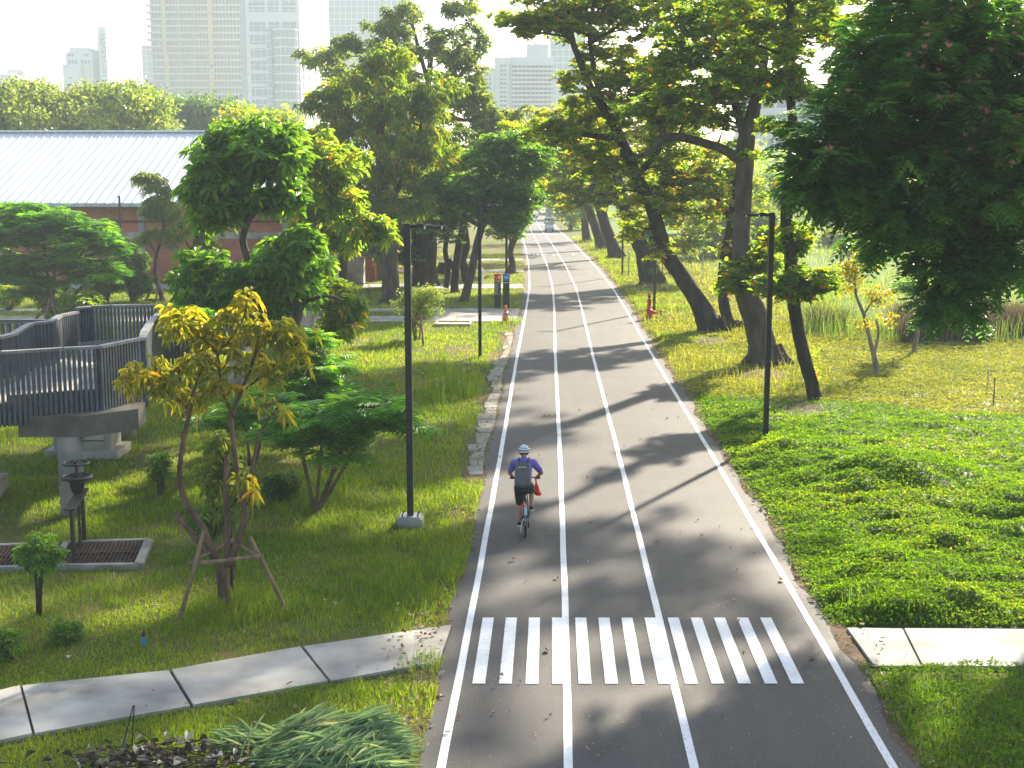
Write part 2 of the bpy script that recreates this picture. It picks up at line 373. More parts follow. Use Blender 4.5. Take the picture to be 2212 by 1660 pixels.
M['litter'] = G('fallen_leaf', [(0,(.12,.065,.035)),(.5,(.24,.14,.08)),(.8,(.36,.24,.14)),(1,(.50,.44,.36))], .15, (1.4,1.2,1), .7, .2)
M['beam_concrete'] = mat('dark_shaded_beam', (.11,.10,.08), .9, .4, 1.6, .25, 30, det=9)  # ramp concrete darkened: shade under the deck is put into this colour
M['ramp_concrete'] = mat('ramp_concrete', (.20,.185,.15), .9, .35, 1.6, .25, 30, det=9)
# ---------------------------------------------------------------- road alignment
_k = np.array([(-20,1.0),(0,1.45),(15,1.87),(20,2.05),(33,2.43),(52,2.93),(70,3.47),(85,3.86),(107,4.1),(140,4.12),(197,3.74),(260,4.1),(340,5.6),(450,9.0),(700,20)])
_y = np.linspace(-20, 700, 1441); _c = np.interp(_y, _k[:,0], _k[:,1])
_w = np.hanning(23); _w /= _w.sum(); _c = np.convolve(np.pad(_c, 11, mode='reflect', reflect_type='odd'), _w, 'valid')
def cx(Y): return np.interp(Y, _y, _c)
LL, LR = -2.72, 2.72                          # edge line offsets
def edgeL(Y): return cx(Y)+LL-.34+.07*np.sin(np.asarray(Y)*.7)*np.sin(np.asarray(Y)*.23)
def edgeR(Y): return cx(Y)+LR+.36+.08*np.sin(np.asarray(Y)*.61+1)*np.sin(np.asarray(Y)*.19)
YS = np.concatenate([np.arange(3, 60, 1.0), np.arange(60, 150, 2.5), np.arange(150, 460, 6.0)])
def strip(mb, fa, fb, Y, z):
    a = np.stack([fa(Y), Y, np.full_like(Y, z)], 1); b = np.stack([fb(Y), Y, np.full_like(Y, z)], 1)
    n = len(Y); i = np.arange(n-1)
    mb.add(np.concatenate([a, b]), np.stack([i, n+i, n+i+1, i+1], 1))
g = MB(); s = 2600
gx = np.array([-s,-400,-120,-40,0,40,120,400,s]); gy = np.array([-200,0,40,90,180,400,900,s])
g.add([(x, y, 0) for y in gy for x in gx], np.array([[j*9+i, j*9+i+1, (j+1)*9+i+1, (j+1)*9+i] for j in range(7) for i in range(8)]))
tag(build('ground', g, M['ground']), 'park ground of soil and thin turf', 'ground', kind='structure')
rd = MB(); strip(rd, edgeL, edgeR, YS, .012)
tag(build('road', rd, M['asphalt']), 'asphalt cycle road running into the distance', 'road', kind='structure')
mk = MB()
YL = YS[YS < 240]
for o in (LL, LL+1.53, LL+3.04, LR):
    wv = lambda Y, o=o: cx(Y)+o+.004*np.sin(Y*1.3+o)
    strip(mk, lambda Y, f=wv: f(Y)-.055, lambda Y, f=wv: f(Y)+.055, YL, .018)
for i in range(13):                            # the zebra crossing
    x0 = cx(18.8)+LL+.29+i*.373
    sl = .030
    mk.add([(x0+sl*(17.42-18.8)-.09,17.42,.0215),(x0+sl*(17.42-18.8)+.09,17.42,.0215),(x0+sl*(20.21-18.8)+.09,20.21,.0215),(x0+sl*(20.21-18.8)-.09,20.21,.0215)], np.array([[0,1,2,3]]))
for Yc in (124, 170, 208):                     # far crossings seen as dashed bands
    for i in range(13):
        x0 = cx(Yc)+LL+.29+i*.373
        if Yc == 124 and i in (5, 8, 9, 10, 12): continue
        mk.bx(x0-.1, x0+.1, Yc-1.0, Yc+(.6 if Yc == 124 else 1.2), .016, .0215)
tag(build('road_marking', mk, M['paint']), 'white painted lane lines and zebra stripes', 'road marking', kind='structure')
# ---- concrete footpaths
pth = MB()
def pathstrip(top, bot, z, joints=True):
    """top / bottom outlines given as pixels on the ground, split into slabs"""
    T = [gp(*p) for p in top]; B = [gp(*p) for p in bot]
    for i in range(len(T)-1):
        a, b, c, d = B[i], B[i+1], T[i+1], T[i]
        e = .012
        q = [a.lerp(b, e), b.lerp(a, e), c.lerp(d, e), d.lerp(c, e)]
        pth.prism([(p.x, p.y) for p in q], -.1, z+.006*(i % 2))
pathstrip([(-330,1560),(-120,1528),(45,1490),(368,1456),(652,1405),(978,1357)], [(-330,1655),(-120,1635),(72,1594),(415,1533),(712,1480),(950,1437)], .06)
pathstrip([(1828,1364),(1950,1366),(2240,1368),(2600,1372)], [(1888,1447),(1990,1447),(2300,1450),(2700,1455)], .06)
def crosspath(y0, y1, x0, z=.045):
    n = int((float(edgeL(y0))-x0)/3.2)+1
    xs = np.linspace(x0, 0, n+1)
    for i in range(n):
        e0 = float(edgeL(y0))-.02; e1 = float(edgeL(y1))-.02
        xa, xb = xs[i]/(-x0)*1.0, xs[i+1]/(-x0)
        A0 = e0+(x0-e0)*(-xa); A1 = e0+(x0-e0)*(-xb); B0 = e1+(x0-e1)*(-xa); B1 = e1+(x0-e1)*(-xb)
        pth.prism([(A0+.02,y0),(A1-.02,y0),(B1-.02,y1),(B0+.02,y1)], -.1, z+.004*(i % 2))
crosspath(64.6, 67.3, -34); crosspath(69.6, 71.2, -34); crosspath(84.5, 88.2, -30); crosspath(100, 103, -22); crosspath(114, 117, -22)
pth.prism([(-4.2,67.3),(float(edgeL(67.3))-.03,67.3),(float(edgeL(69.6))-.03,69.6),(-4.2,69.6)], -.1, .047)
tag(build('path', pth, M['concrete']), 'pale concrete footpaths beside the road', 'path', kind='structure')
jb = MB()
jb.prism([(p.x,p.y) for p in [gp(-330,1660),(gp(-120,1640)),gp(72,1599),gp(415,1538),gp(712,1485),gp(950,1442),gp(978,1356),gp(652,1403),gp(368,1454),gp(45,1488),gp(-120,1526),gp(-330,1558)]], -.1, .02)
jb.prism([(p.x,p.y) for p in [gp(1888,1449),gp(2700,1457),gp(2600,1370),gp(1828,1362)]], -.1, .02)
tag(build('path_bed', jb, M['joint']), 'dark soil bed under the footpath slabs', 'path bed', kind='structure')
# ---- broken pavement strip on the left verge and far plaza
pv_ = MB(); Y = 30.5
while Y < 60:
    L = random.uniform(.7, 1.6); a = float(edgeL(Y))-.03; wd = random.uniform(.3, .62)*(1 if Y < 52 else .6)
    pv_.prism([(a-wd+random.uniform(-.1,.1),Y+.03),(a,Y+.03),(float(edgeL(Y+L))-.03,Y+L-.03),(a-wd+random.uniform(-.1,.1)+.02*L,Y+L-.03)], -.05, random.uniform(.022,.040))
    Y += L
for x0, x1, y0, y1 in ((5.9,12,262,290),(6.4,16,298,330),(6.5,18,342,420)):
    pv_.bx(x0, x1, y0, y1, -.1, .35)
tag(build('pavement', pv_, M['concrete_old']), 'worn concrete slabs along the road edge', 'pavement', kind='structure')

# ---------------------------------------------------------------- foliage tools
def nrm(a): return a/(np.linalg.norm(a, axis=-1, keepdims=True)+1e-9)
def leaf_cards(mb, P, D, Nn, L, W, tint, droop=.12, fold=.18):
    """folded six-point leaves: base P, axis D, normal Nn"""
    n = len(P)
    if n == 0: return
    L = np.broadcast_to(np.asarray(L, float), (n,))[:, None]; W = np.broadcast_to(np.asarray(W, float), (n,))[:, None]
    Rr = nrm(np.cross(D, Nn)); Nn = nrm(np.cross(Rr, D))
    dz = np.array([0, 0, -1.0])
    b = P; tp = P+D*L+dz*droop*L
    m1 = P+D*L*.38; m2 = P+D*L*.74+dz*droop*.4*L
    l1 = m1-Rr*W*.5+Nn*W*fold; r1 = m1+Rr*W*.5+Nn*W*fold
    l2 = m2-Rr*W*.42+Nn*W*fold; r2 = m2+Rr*W*.42+Nn*W*fold
    V = np.stack([b, r1, r2, tp, l2, l1], 1).reshape(-1, 3)
    i = (np.arange(n)*6)[:, None]
    f = np.concatenate([i+np.array([[0,1,2,3]]), i+np.array([[0,3,4,5]])])
    tt = np.concatenate([tint, tint])
    mb.add(V, f, tt)
def rosettes(mb, Cn, U, k, L, W, elev, tint, droop=.12, spread=0.0, hot=0.0):
    n = len(Cn); idx = np.repeat(np.arange(n), k)
    az = np.tile(np.arange(k)*2*math.pi/k, n)+np.repeat(RNG.uniform(0, 6.3, n), k)+RNG.normal(0, .25, n*k)
    el = np.radians(RNG.uniform(elev[0], elev[1], n*k))
    u = nrm(U)[idx]; a = np.where(np.abs(u[:, 2:3]) < .9, [[0, 0, 1.0]], [[1.0, 0, 0]])
    t1 = nrm(np.cross(u, a)); t2 = np.cross(u, t1)
    h = t1*np.cos(az)[:, None]+t2*np.sin(az)[:, None]
    D = h*np.cos(el)[:, None]+u*np.sin(el)[:, None]
    P = Cn[idx]+h*.015
    if spread: P = P+RNG.normal(0, spread, (n*k, 3))
    tt = np.clip(tint[idx]+RNG.normal(0, .13, n*k), 0, 1)
    if hot: tt = np.where(RNG.random(n*k) < hot, RNG.uniform(.95, 1, n*k), np.minimum(tt, .92))
    leaf_cards(mb, P, nrm(D), u+RNG.normal(0, .25, (n*k, 3)), L*RNG.uniform(.65, 1.15, n*k), W*RNG.uniform(.7, 1.15, n*k), tt, droop)
def fronds(mb, P, D, L, npin, pw, tint, droop=.35):
    """feather fronds: thin pinnae in pairs on a drooping axis"""
    n = len(P); L = np.broadcast_to(L, (n,))
    side = nrm(np.cross(D, [[0, 0, 1.0]])+1e-6)
    s = (np.arange(npin)+1)/(npin+.3)
    for j in range(npin):
        q = P+D*(L*s[j])[:, None]; q[:, 2] -= droop*L*s[j]**2
        ln = L*.52*math.sin(math.pi*(.18+.78*s[j]))
        for sg in (-1, 1):
            dd = nrm(side*sg*.85+D*.45+np.array([0, 0, -.12]))+RNG.normal(0, .06, (n, 3))
            upn = np.cross(side*sg, dd)*sg+np.array([0, 0, 1.0])
            leaf_cards(mb, q, nrm(dd), upn, ln*RNG.uniform(.85, 1.1, n), pw*L, np.clip(tint+RNG.normal(0, .10, n), 0, 1), .15, .05)

def foliage(mb, kind, Cn, Cc, cr, size, k, zj=0.0):
    """leaves for clump centres Cn belonging to cluster centres Cc"""
    n = len(Cn)
    if n == 0: return
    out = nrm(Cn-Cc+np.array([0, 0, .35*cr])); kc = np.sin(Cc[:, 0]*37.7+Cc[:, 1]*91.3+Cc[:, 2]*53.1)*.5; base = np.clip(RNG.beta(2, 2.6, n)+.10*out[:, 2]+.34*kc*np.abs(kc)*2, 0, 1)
    hot = RNG.random(n) < .03
    if kind == 'almond':
        U = nrm(out*.5+np.array([0, 0, 1.0])+RNG.normal(0, .3, (n, 3)))
        rosettes(mb, Cn, U, k, size, size*.52, (-5, 45), base*.88, hot=.013)
    elif kind == 'lance':
        U = nrm(out*.8+RNG.normal(0, .45, (n, 3))+np.array([0, 0, .3]))
        rosettes(mb, Cn, U, k, size, size*.27, (-30, 35), base, .55)
    elif kind == 'whorl':
        U = nrm(out*.8+np.array([0, 0, .7])+RNG.normal(0, .35, (n, 3)))
        rosettes(mb, Cn, U, k, size, size*.38, (-20, 35), base, .3)
    elif kind == 'small':
        U = nrm(out+RNG.normal(0, .6, (n, 3)))
        rosettes(mb, Cn, U, k, size, size*.5, (-60, 80), base, .2, size*.9)
    elif kind in ('feather', 'raintree'):
        zj = float(kind == 'raintree')
        idx = np.repeat(np.arange(n), k); m = n*k
        az = RNG.uniform(0, 6.3, m)
        oo = nrm(Cn-Cc)[idx]
        D = nrm(np.stack([np.cos(az), np.sin(az), RNG.uniform(-.05, .4, m)+zj*RNG.normal(0, .45, m)], 1)+oo*(.8+.6*zj)*np.array([1, 1, .2+.8*zj]))
        fronds(mb, Cn[idx], D, size*RNG.uniform(.7, 1.15, m), 6 if zj else 8, .15 if zj else .10, base[idx], .45 if zj else .35)
def ellip(n, shell=.5):
    d = nrm(RNG.normal(0, 1, (n, 3))); r = RNG.random(n)**(shell/1.5)
    return d*r[:, None]
def tree(name, label, cat, D, trunks, blobs, kind, lm, bark, size, k, nr, cr, flat=.5, group=None, limb=.05, base=None, extra=None, limbs_n=None, seg=8, dens=1.75):
    """trunks: lists of (px, py, radius px[, depth offset]); blobs: (px, py, rx px, ry px, depth offset m, depth radius m, clusters)"""
    mm = D/F
    T = []
    for tr in trunks:
        T.append([(pd(p[0], p[1], D+(p[3] if len(p) > 3 else 0)), p[2]*mm) for p in tr])
    b0 = Vector(base) if base is not None else Vector((T[0][0][0].x, T[0][0][0].y, 0.0))
    root = thing(name, label, cat, b0, group)
    tb = MB(); nodes = []
    for ti, tr in enumerate(T):
        P = [p for p, r in tr]; Rr = [r for p, r in tr]
        if ti == 0 and P[0].z < .35:
            P[0].z = -.05
        elif ti == 0:
            P.insert(0, Vector((P[0].x, P[0].y, -.05))); Rr.insert(0, Rr[0]*1.1)
        # resample smoothly
        pts = []; rad = []
        for i in range(len(P)-1):
            p0 = P[max(i-1, 0)]; p1 = P[i]; p2 = P[i+1]; p3 = P[min(i+2, len(P)-1)]
            for q in range(4):
                s = q/4
                pts.append(.5*((2*p1)+(p2-p0)*s+(2*p0-5*p1+4*p2-p3)*s*s+(3*p1-p0-3*p2+p3)*s**3)); rad.append(Rr[i]+(Rr[i+1]-Rr[i])*s)
        pts.append(P[-1]); rad.append(Rr[-1])
        tb.tube(pts, rad, seg, jag=.07)
        nodes += [(p, r) for p, r in zip(pts, rad)][len(pts)//3 if ti == 0 else 1:]
    rb0 = T[0][0][1]
    if rb0 > .2:
        for q in range(7):
            a_ = q*2*math.pi/7+random.uniform(-.3,.3); d_ = Vector((math.cos(a_), math.sin(a_), 0)); L_ = rb0*random.uniform(.85, 1.25); o_ = Vector((b0.x, b0.y, 0))
            tb.tube([o_+d_*rb0*.45+Vector((0,0,rb0*.9)), o_+d_*rb0*.75+Vector((0,0,rb0*.35)), o_+d_*L_+Vector((0,0,.03)), o_+d_*L_*1.35+Vector((0,0,-.08))], [rb0*.2, rb0*.2, rb0*.11, rb0*.05], 6, jag=.25, cap=False)
    npos = np.array([tuple(p) for p, r in nodes]); nrad = np.array([r for p, r in nodes])
    lb = MB(); CN = []; CC = []
    for (px, py, rx, ry, dd, dr, nc) in blobs:
        ctr = pd(px, py, D+dd); m2 = (D+dd)/F
        nc = int(round(nc*(dens if (D > 30 or dens > 1.8) and nc > 3 else 1.0)))
        E_ = ellip(nc)*RNG.uniform(.75, 1.28, (nc, 1))*np.array([rx*m2, dr, ry*m2])+np.array(tuple(ctr))
        for e in E_:
            e = e.copy(); e[2] = max(e[2], .5 if D > 35 else .09)
            dist = np.linalg.norm(npos-e, axis=1)+np.maximum(0, npos[:, 2]-e[2]+.2)*1.5
            j = int(np.argmin(dist)); a = Vector(npos[j]); bv = Vector(e)
            r0 = min(nrad[j]*.6, limb+.012*(bv-a).length); ln = (bv-a).length
            side = Vector((random.uniform(-1,1), random.uniform(-1,1), random.uniform(-.2,.7)))*ln*.14
            pts = [a, a.lerp(bv, .35)+side, a.lerp(bv, .7)+side*.7, bv]
            tb.tube(pts, [r0, r0*.7, r0*.45, r0*.2+.004], 5, cap=False)
            q = ellip(nr, .6)*np.array([cr, cr, cr*flat])+e
            for s_ in q[:max(2, nr//4)]:
                tb.tube([bv-(bv-a)*.12, Vector((e+s_)/2)+Vector((0,0,-.05*cr)), Vector(s_)], [r0*.25+.004, .008*D/40+.003, .004], 4, cap=False)
            CN.append(q); CC.append(np.repeat(e[None], nr, 0))
            if len(pts) and nc < 60:
                npos = np.vstack([npos, [tuple(pts[1]), tuple(pts[2])]]); nrad = np.append(nrad, [r0*.7, r0*.45])
    build('trunk', tb, M[bark], root, True)
    if CN:
        CN = np.concatenate(CN); CC = np.concatenate(CC)
        foliage(lb, kind, CN, CC, cr, size, k)
        if extra: extra(lb, T)
        build('crown', lb, M[lm], root, False)
    return root

# ---------------------------------------------------------------- ground vegetation
def blades(mb, X, Y, H, Wd, tint, lean=.35, z0=None):
    n = len(X); a = RNG.uniform(0, 6.3, n); l = RNG.normal(0, lean, (n, 2))*H[:, None]
    z = np.zeros(n) if z0 is None else z0
    b = np.stack([X, Y, z-.01], 1); s = np.stack([np.cos(a)*Wd, np.sin(a)*Wd, np.zeros(n)], 1)
    mid = b+np.stack([l[:,0]*.3, l[:,1]*.3, H*.6], 1); tip = b+np.stack([l[:,0], l[:,1], H*(1-.25*np.minimum(1, np.hypot(l[:,0], l[:,1])/H))], 1)
    V = np.stack([b-s, b+s, mid+s*.7, mid-s*.7, tip], 1).reshape(-1, 3); i = (np.arange(n)*5)[:, None]
    mb.add(V, [i+np.array([[0,1,2,3]]), i+np.array([[3,2,4]])], [0][0] if False else .5)
    mb.t[-2] = tint.astype(np.float32); mb.t[-1] = tint.astype(np.float32)
def sampleY(n, y0, y1, p=1.0):
    u = RNG.random(n)
    if abs(p-1) < 1e-6: return y0*(y1/y0)**u
    q = 1-p; return (y0**q+u*(y1**q-y0**q))**(1/q)
def inpoly(X, Y, poly):
    r = np.zeros(len(X), bool); n = len(poly)
    for i in range(n):
        x0, y0 = poly[i][:2]; x1, y1 = poly[(i+1) % n][:2]
        c = ((y0 > Y) != (y1 > Y)) & (X < (x1-x0)*(Y-y0)/(y1-y0+1e-12)+x0); r ^= c
    return r
pathpolys = [[(p.x,p.y) for p in [gp(-330,1655),gp(-120,1635),gp(72,1594),gp(415,1533),gp(712,1480),gp(950,1437),gp(978,1357),gp(652,1405),gp(368,1456),gp(45,1490),gp(-120,1528),gp(-330,1560)]],
             [(p.x,p.y) for p in [gp(1888,1447),gp(2700,1455),gp(2600,1372),gp(1828,1364)]]]
grate_poly = [(p.x,p.y) for p in [gp(-80,1240),gp(300,1231),gp(330,1172),gp(-80,1182)]]
def blocked(X, Y, m=0.0):
    b = inpoly(X, Y+m, pathpolys[0]) | inpoly(X, Y+m, pathpolys[1]) | inpoly(X, Y, grate_poly)
    for y0, y1 in ((64.6,67.3),(69.6,71.2),(84.5,88.2),(100,103),(114,117)): b |= (X < edgeL(Y)) & (Y > y0) & (Y < y1)
    b |= (X > -4.2) & (X < edgeL(Y)) & (Y > 67) & (Y < 70)
    return b
gr = MB()
# left lawn
n = 520000
Y = sampleY(n, 14.0, 125, 1.15); X = RNG.uniform(-.43*Y-4.0, edgeL(Y)+.04)
cov = vnoise(X, Y, 1.6, 1)*.55+vnoise(X, Y, .45, 2)*.45
bare = vnoise(X, Y, 3.3, 3)
bareg = np.where((Y > 24) & (Y < 60), bare*1.0+.12*((X < -5) & (Y < 36)), bare*.75)
keep = ~blocked(X, Y) & (RNG.random(n) < np.clip(2.0*cov-.15-1.2*np.clip(bareg-.52, 0, 1), .05, 1))
dE = edgeL(Y)-X
keep &= ~((Y > 30) & (Y < 60) & (dE < .5+.35*vnoise(X, Y, 1.2, 5)) & (RNG.random(n) < .9))
X, Y = X[keep], Y[keep]; n = len(X)
tall = np.clip((vnoise(X, Y, 1.9, 8)-.55)*3.2, 0, 1)*(Y < 30)*(.25+.75*(X > -5.2)) 
tall = np.maximum(tall, .9*np.exp(-(((X+1.75)/.9)**2+((Y-21.8)/1.7)**2)))
sc_ = (Y/20)**.75
H = (.045+.05*RNG.random(n)+.09*vnoise(X, Y, .9, 9)**2+.36*tall*RNG.random(n))*np.minimum(sc_, 1.5)
blades(gr, X, Y, H, .0042*sc_*(1+.6*RNG.random(n)), np.clip(RNG.beta(2, 2.6, n)+.35*(vnoise(X, Y, 2.5, 4)-.5), 0, 1), .5)
# tall stand beside the second lamp and tufts
def tuft(px, py, cnt, rad, h, w=.005, lean=.28, tl=.35):
    p = gp(px, py); r = rad*np.sqrt(RNG.random(cnt)); a = RNG.uniform(0, 6.3, cnt)
    k = p.y/20
    blades(gr, p.x+r*np.cos(a), p.y+r*np.sin(a)*1.3, h*RNG.uniform(.5, 1.1, cnt), w*max(1, k**.7)*np.ones(cnt), np.clip(RNG.normal(tl, .15, cnt), 0, 1), lean)
for q in [(975,850,200,.95,.95),(930,872,90,.5,.75),(1010,860,60,.5,.7),(960,820,70,.8,.9)]: tuft(*q, lean=.12, tl=.22)
for i in range(60):
    Yc = float(sampleY(1, 16.8, 60)[0]); Xc = random.uniform(-.36*Yc, float(edgeL(Yc))-.8)
    if blocked(np.array([Xc]), np.array([Yc]))[0]: continue
    cnt = random.randint(25, 60); r = .16*np.sqrt(RNG.random(cnt)); a = RNG.uniform(0, 6.3, cnt)
    blades(gr, Xc+r*np.cos(a), Yc+r*np.sin(a), random.uniform(.22,.42)*RNG.uniform(.5, 1.1, cnt), .005*max(1,(Yc/20)**.7)*np.ones(cnt), np.clip(RNG.normal(.35, .15, cnt), 0, 1), .5)
for q in [(1105,700,90,.5,.5),(1080,705,60,.5,.4),(905,1447,110,.35,.34),(930,1432,60,.2,.3),(600,745,60,.3,.5),(812,745,60,.3,.5)]: tuft(*q)
tag(build('grass', gr, M['grass']), 'lawn grass on the left of the road', 'grass', kind='stuff')
# right bank: bright creeper with mounds near, pale creeper behind
def moundh(X, Y):
    e = np.clip((X-edgeR(Y))/1.0, 0, 1); pt = np.clip(np.minimum(np.abs(Y-20.2), 9)/.5, 0, 1)
    m = .05+.36*vnoise(X, Y, 1.5, 21)*vnoise(X, Y*1.6, .8, 22)+.15*vnoise(X, Y*1.4, .45, 23)
    hill = .55*np.exp(-(((X-9.0)/1.6)**2+((Y-29.5)/1.6)**2))+.40*np.exp(-(((X-11.2)/1.5)**2+((Y-26.5)/1.5)**2))+.30*np.exp(-(((X-7.4)/1.0)**2+((Y-32.5)/1.3)**2))
    return (m*(.35+.65*np.clip((40-Y)/8, 0, 1))*(.45+.55*(Y > 19.5))+hill)*(.25+.75*e)*np.where(Y > 19.5, np.clip((Y-19.7)/.6, .03, 1), 1)
cv = MB()
nx, ny = 90, 150
yy = np.geomspace(19.75, 62, ny); gxx = np.linspace(0, 1, nx)**1.3
GY = np.repeat(yy[:, None], nx, 1); GX = edgeR(GY)+.05+gxx[None]*(.42*GY+3-edgeR(GY)+4)
def sheet(mb, GX, GY, dz):
    a, b = GX.shape; Z = np.maximum(.004, moundh(GX, GY)-dz); i = np.arange(a-1)[:, None]*b+np.arange(b-1)[None]
    mb.add(np.stack([GX, GY, Z], -1).reshape(-1, 3), np.stack([i, i+1, i+b+1, i+b], -1).reshape(-1, 4), .25)
def creeper(mb, n, y0, y1, size, fn=None, p=1.3, tl=0, k=4):
    Y = sampleY(n, y0, y1, p); X = edgeR(Y)-.05+RNG.random(n)*(.42*Y+3-edgeR(Y)+2)
    kp = ~blocked(X, Y) & (RNG.random(n) < np.clip((X-edgeR(Y)+.15)/.5, .25, 1))
    if fn is not None: kp &= fn(X, Y)
    X, Y = X[kp], Y[kp]; n = len(X); P = np.stack([X, Y, np.maximum(.01, moundh(X, Y)+RNG.uniform(-.03, .035, n))], 1)
    e = .15
    gxn = (moundh(X+e, Y)-moundh(X-e, Y))/(2*e); gyn = (moundh(X, Y+e)-moundh(X, Y-e))/(2*e)
    U = nrm(np.stack([-gxn, -gyn, np.ones(n)], 1)+RNG.normal(0, .3, (n, 3)))
    tint = np.clip(RNG.beta(2, 2.8, n)+.5*(vnoise(X, Y, 1.7, 31)-.5)+tl, 0, 1)
    s = size*(Y/20)**.5
    idx = np.repeat(np.arange(n), k); az = RNG.uniform(0, 6.3, n*k); el = np.radians(RNG.uniform(-15, 60, n*k))
    D = np.stack([np.cos(az)*np.cos(el), np.sin(az)*np.cos(el), np.sin(el)], 1)
    leaf_cards(mb, P[idx]+D*.01, D, U[idx], s[idx]*RNG.uniform(.6, 1.2, n*k), s[idx]*.5*RNG.uniform(.8, 1.2, n*k), np.clip(tint[idx]+RNG.normal(0, .12, n*k), 0, 1), .1)
bd = lambda X, Y: Y < 39.5+2.5*(vnoise(X, Y, 3, 41)-.5)*2-.20*(X-9)+1.0*(X < 8)
dirt = [(gp(1755,880), 1.25), (gp(1660,805), 1.5), (gp(1545,735), 1.35), (gp(1420,622), 1.5), (gp(1330,560), 1.3)]
def nodirt(X, Y):
    k = np.ones(len(X))
    for p, r in dirt: k *= 1-.93*np.exp(-(((X-p.x+.5)/r)**2+((Y-p.y+.8)/(r*1.1))**2)**2)
    return RNG.random(len(X)) < k
sheet(cv, GX[GY[:, 0] < 44], GY[GY[:, 0] < 44], .05)
creeper(cv, 95000, 19.8, 44, .050, lambda X, Y: bd(X, Y) & nodirt(X, Y))
creeper(cv, 22000, 14.0, 18.2, .042, None, 1.2, -.12)
n = 5000; Y = sampleY(n, 14.2, 17.7); X = edgeR(Y)+RNG.random(n)*5
blades(cv, X, Y, .1+.12*RNG.random(n), .005*np.ones(n), np.clip(RNG.beta(2,3,n), 0, 1), .6, moundh(X, Y)*.6)
p = gp(1895,1335); n = 380; blades(cv, p.x+.3+RNG.normal(0,.38,n), p.y+.15+RNG.normal(0,.2,n), .25+.35*RNG.random(n), .006*np.ones(n), np.clip(RNG.beta(2,3,n), 0, 1), .35)
n = 700; Y = sampleY(n, 20.4, 42); X = edgeR(Y)+.3+RNG.random(n)*.4*Y; kp = vnoise(X, Y, 2, 51) > .62; X, Y = X[kp], Y[kp]
blades(cv, X, Y, .18+.25*RNG.random(len(X)), .006*np.ones(len(X)), np.clip(RNG.beta(3,2,len(X)), 0, 1), .35, moundh(X, Y)*.7)
n = 15000; Y = sampleY(n, 56, 165, 1.2); X = edgeR(Y)+.25+RNG.random(n)*.055*Y; hn = vnoise(X, Y, 2.4, 57); kp = hn > .38; X, Y, hn = X[kp], Y[kp], hn[kp]; n = len(X)
blades(cv, X, Y, .08+.6*(hn-.38)*(.4+RNG.random(n)), .013*np.ones(n)*Y/60, np.clip(RNG.beta(2,2,n)+.1, 0, 1), .4)
tag(build('creeper_cover', cv, M['cover']), 'bright green creeper carpet on the right bank', 'ground cover', kind='stuff')
cp = MB(); q = GY[:, 0] > 36; GZ = GX[q]; sheet(cp, GZ, GY[q], .07)
creeper(cp, 70000, 36.5, 64, .046, lambda X, Y: ~bd(X, Y) & nodirt(X, Y), 1.2, .05)
creeper(cp, 30000, 55, 150, .075, lambda X, Y: (X < edgeR(Y)+.16*Y) & nodirt(X, Y), 1.2, -.05)
n = 9000; Y = sampleY(n, 42, 160); X = edgeR(Y)+.1+RNG.random(n)*.12*Y; kp = vnoise(X, Y, 4, 52) > .5; X, Y = X[kp], Y[kp]
blades(cp, X, Y, .2+.4*RNG.random(len(X)), .012*np.ones(len(X))*Y/60, np.clip(RNG.beta(2,2,len(X)), 0, 1), .3)
tag(build('pale_creeper', cp, M['cover_pale']), 'pale yellow-green low creeper under the trees', 'ground cover', kind='stuff')
sb = MB()
for p, r in dirt:
    nn = 22; pts = [(p.x-.5+r*.95*math.cos(a)*(1+.2*math.sin(3*a+p.x)), p.y-.6+r*1.0*math.sin(a)*(1+.18*math.sin(4*a+p.y))) for a in np.linspace(0, 2*math.pi, nn, endpoint=False)]
    sb.add([(p.x-.3, p.y-.3, .16)]+[(x, y, .006) for x, y in pts], np.array([[0, 1+i, 1+(i+1) % nn] for i in range(nn)]))
ye = np.arange(14, 130, .8)
strip(sb, lambda Y: edgeR(Y)-.05+.10*np.sin(Y*1.9), lambda Y: edgeR(Y)+.17+.08*np.sin(Y*2.7), ye, .016)
strip(sb, lambda Y: edgeL(Y)-.42-.12*np.sin(Y*1.7), lambda Y: edgeL(Y)+.04+.05*np.sin(Y*2.3), ye, .0155)
tag(build('bare_soil', sb, M['litter_soil']), 'bare litter-strewn soil along kerbs and round trunks', 'soil', kind='structure')
# marsh field and reeds
fd = MB().add([(15,62,.02),(260,62,.02),(420,330,.02),(14,330,.02),(12,150,.02)], np.array([[0,1,2,3,4]]))
tag(build('marsh_field', fd, M['field']), 'sunlit marsh field beyond the reeds', 'field', kind='structure')
rb = MB(); n = 26000; Y = sampleY(n, 55.5, 150, 1.2); X = 12.5+(Y-55)*.12+RNG.random(n)*(.42*Y-10)
dn = vnoise(X, Y, 5, 61)*.6+vnoise(X, Y, 1.6, 62)*.4; kp = (RNG.random(n) < np.clip(2.2*dn-.35, .05, 1)); X, Y, dn = X[kp], Y[kp], dn[kp]; n = len(X)
front = Y < 64
blades(rb, X, Y, np.where(front, .6+1.2*RNG.random(n)*(dn+.3), .25+.55*RNG.random(n)*(dn+.4)), .014*np.ones(n)*(Y/60), np.clip(RNG.beta(2,2,n)+.2*(~front), 0, 1), .22)
tag(build('reed_bed', rb, M['reed']), 'tall green reeds in the marsh', 'reeds', kind='stuff')
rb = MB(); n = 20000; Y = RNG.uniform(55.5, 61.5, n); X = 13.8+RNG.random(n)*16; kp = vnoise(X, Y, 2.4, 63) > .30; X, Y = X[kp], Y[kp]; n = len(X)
blades(rb, X, Y, .7+1.3*RNG.random(n)*(.4+vnoise(X, Y, 3.1, 64)), .016*np.ones(n), np.clip(RNG.beta(2,2.5,n), 0, 1), .5)
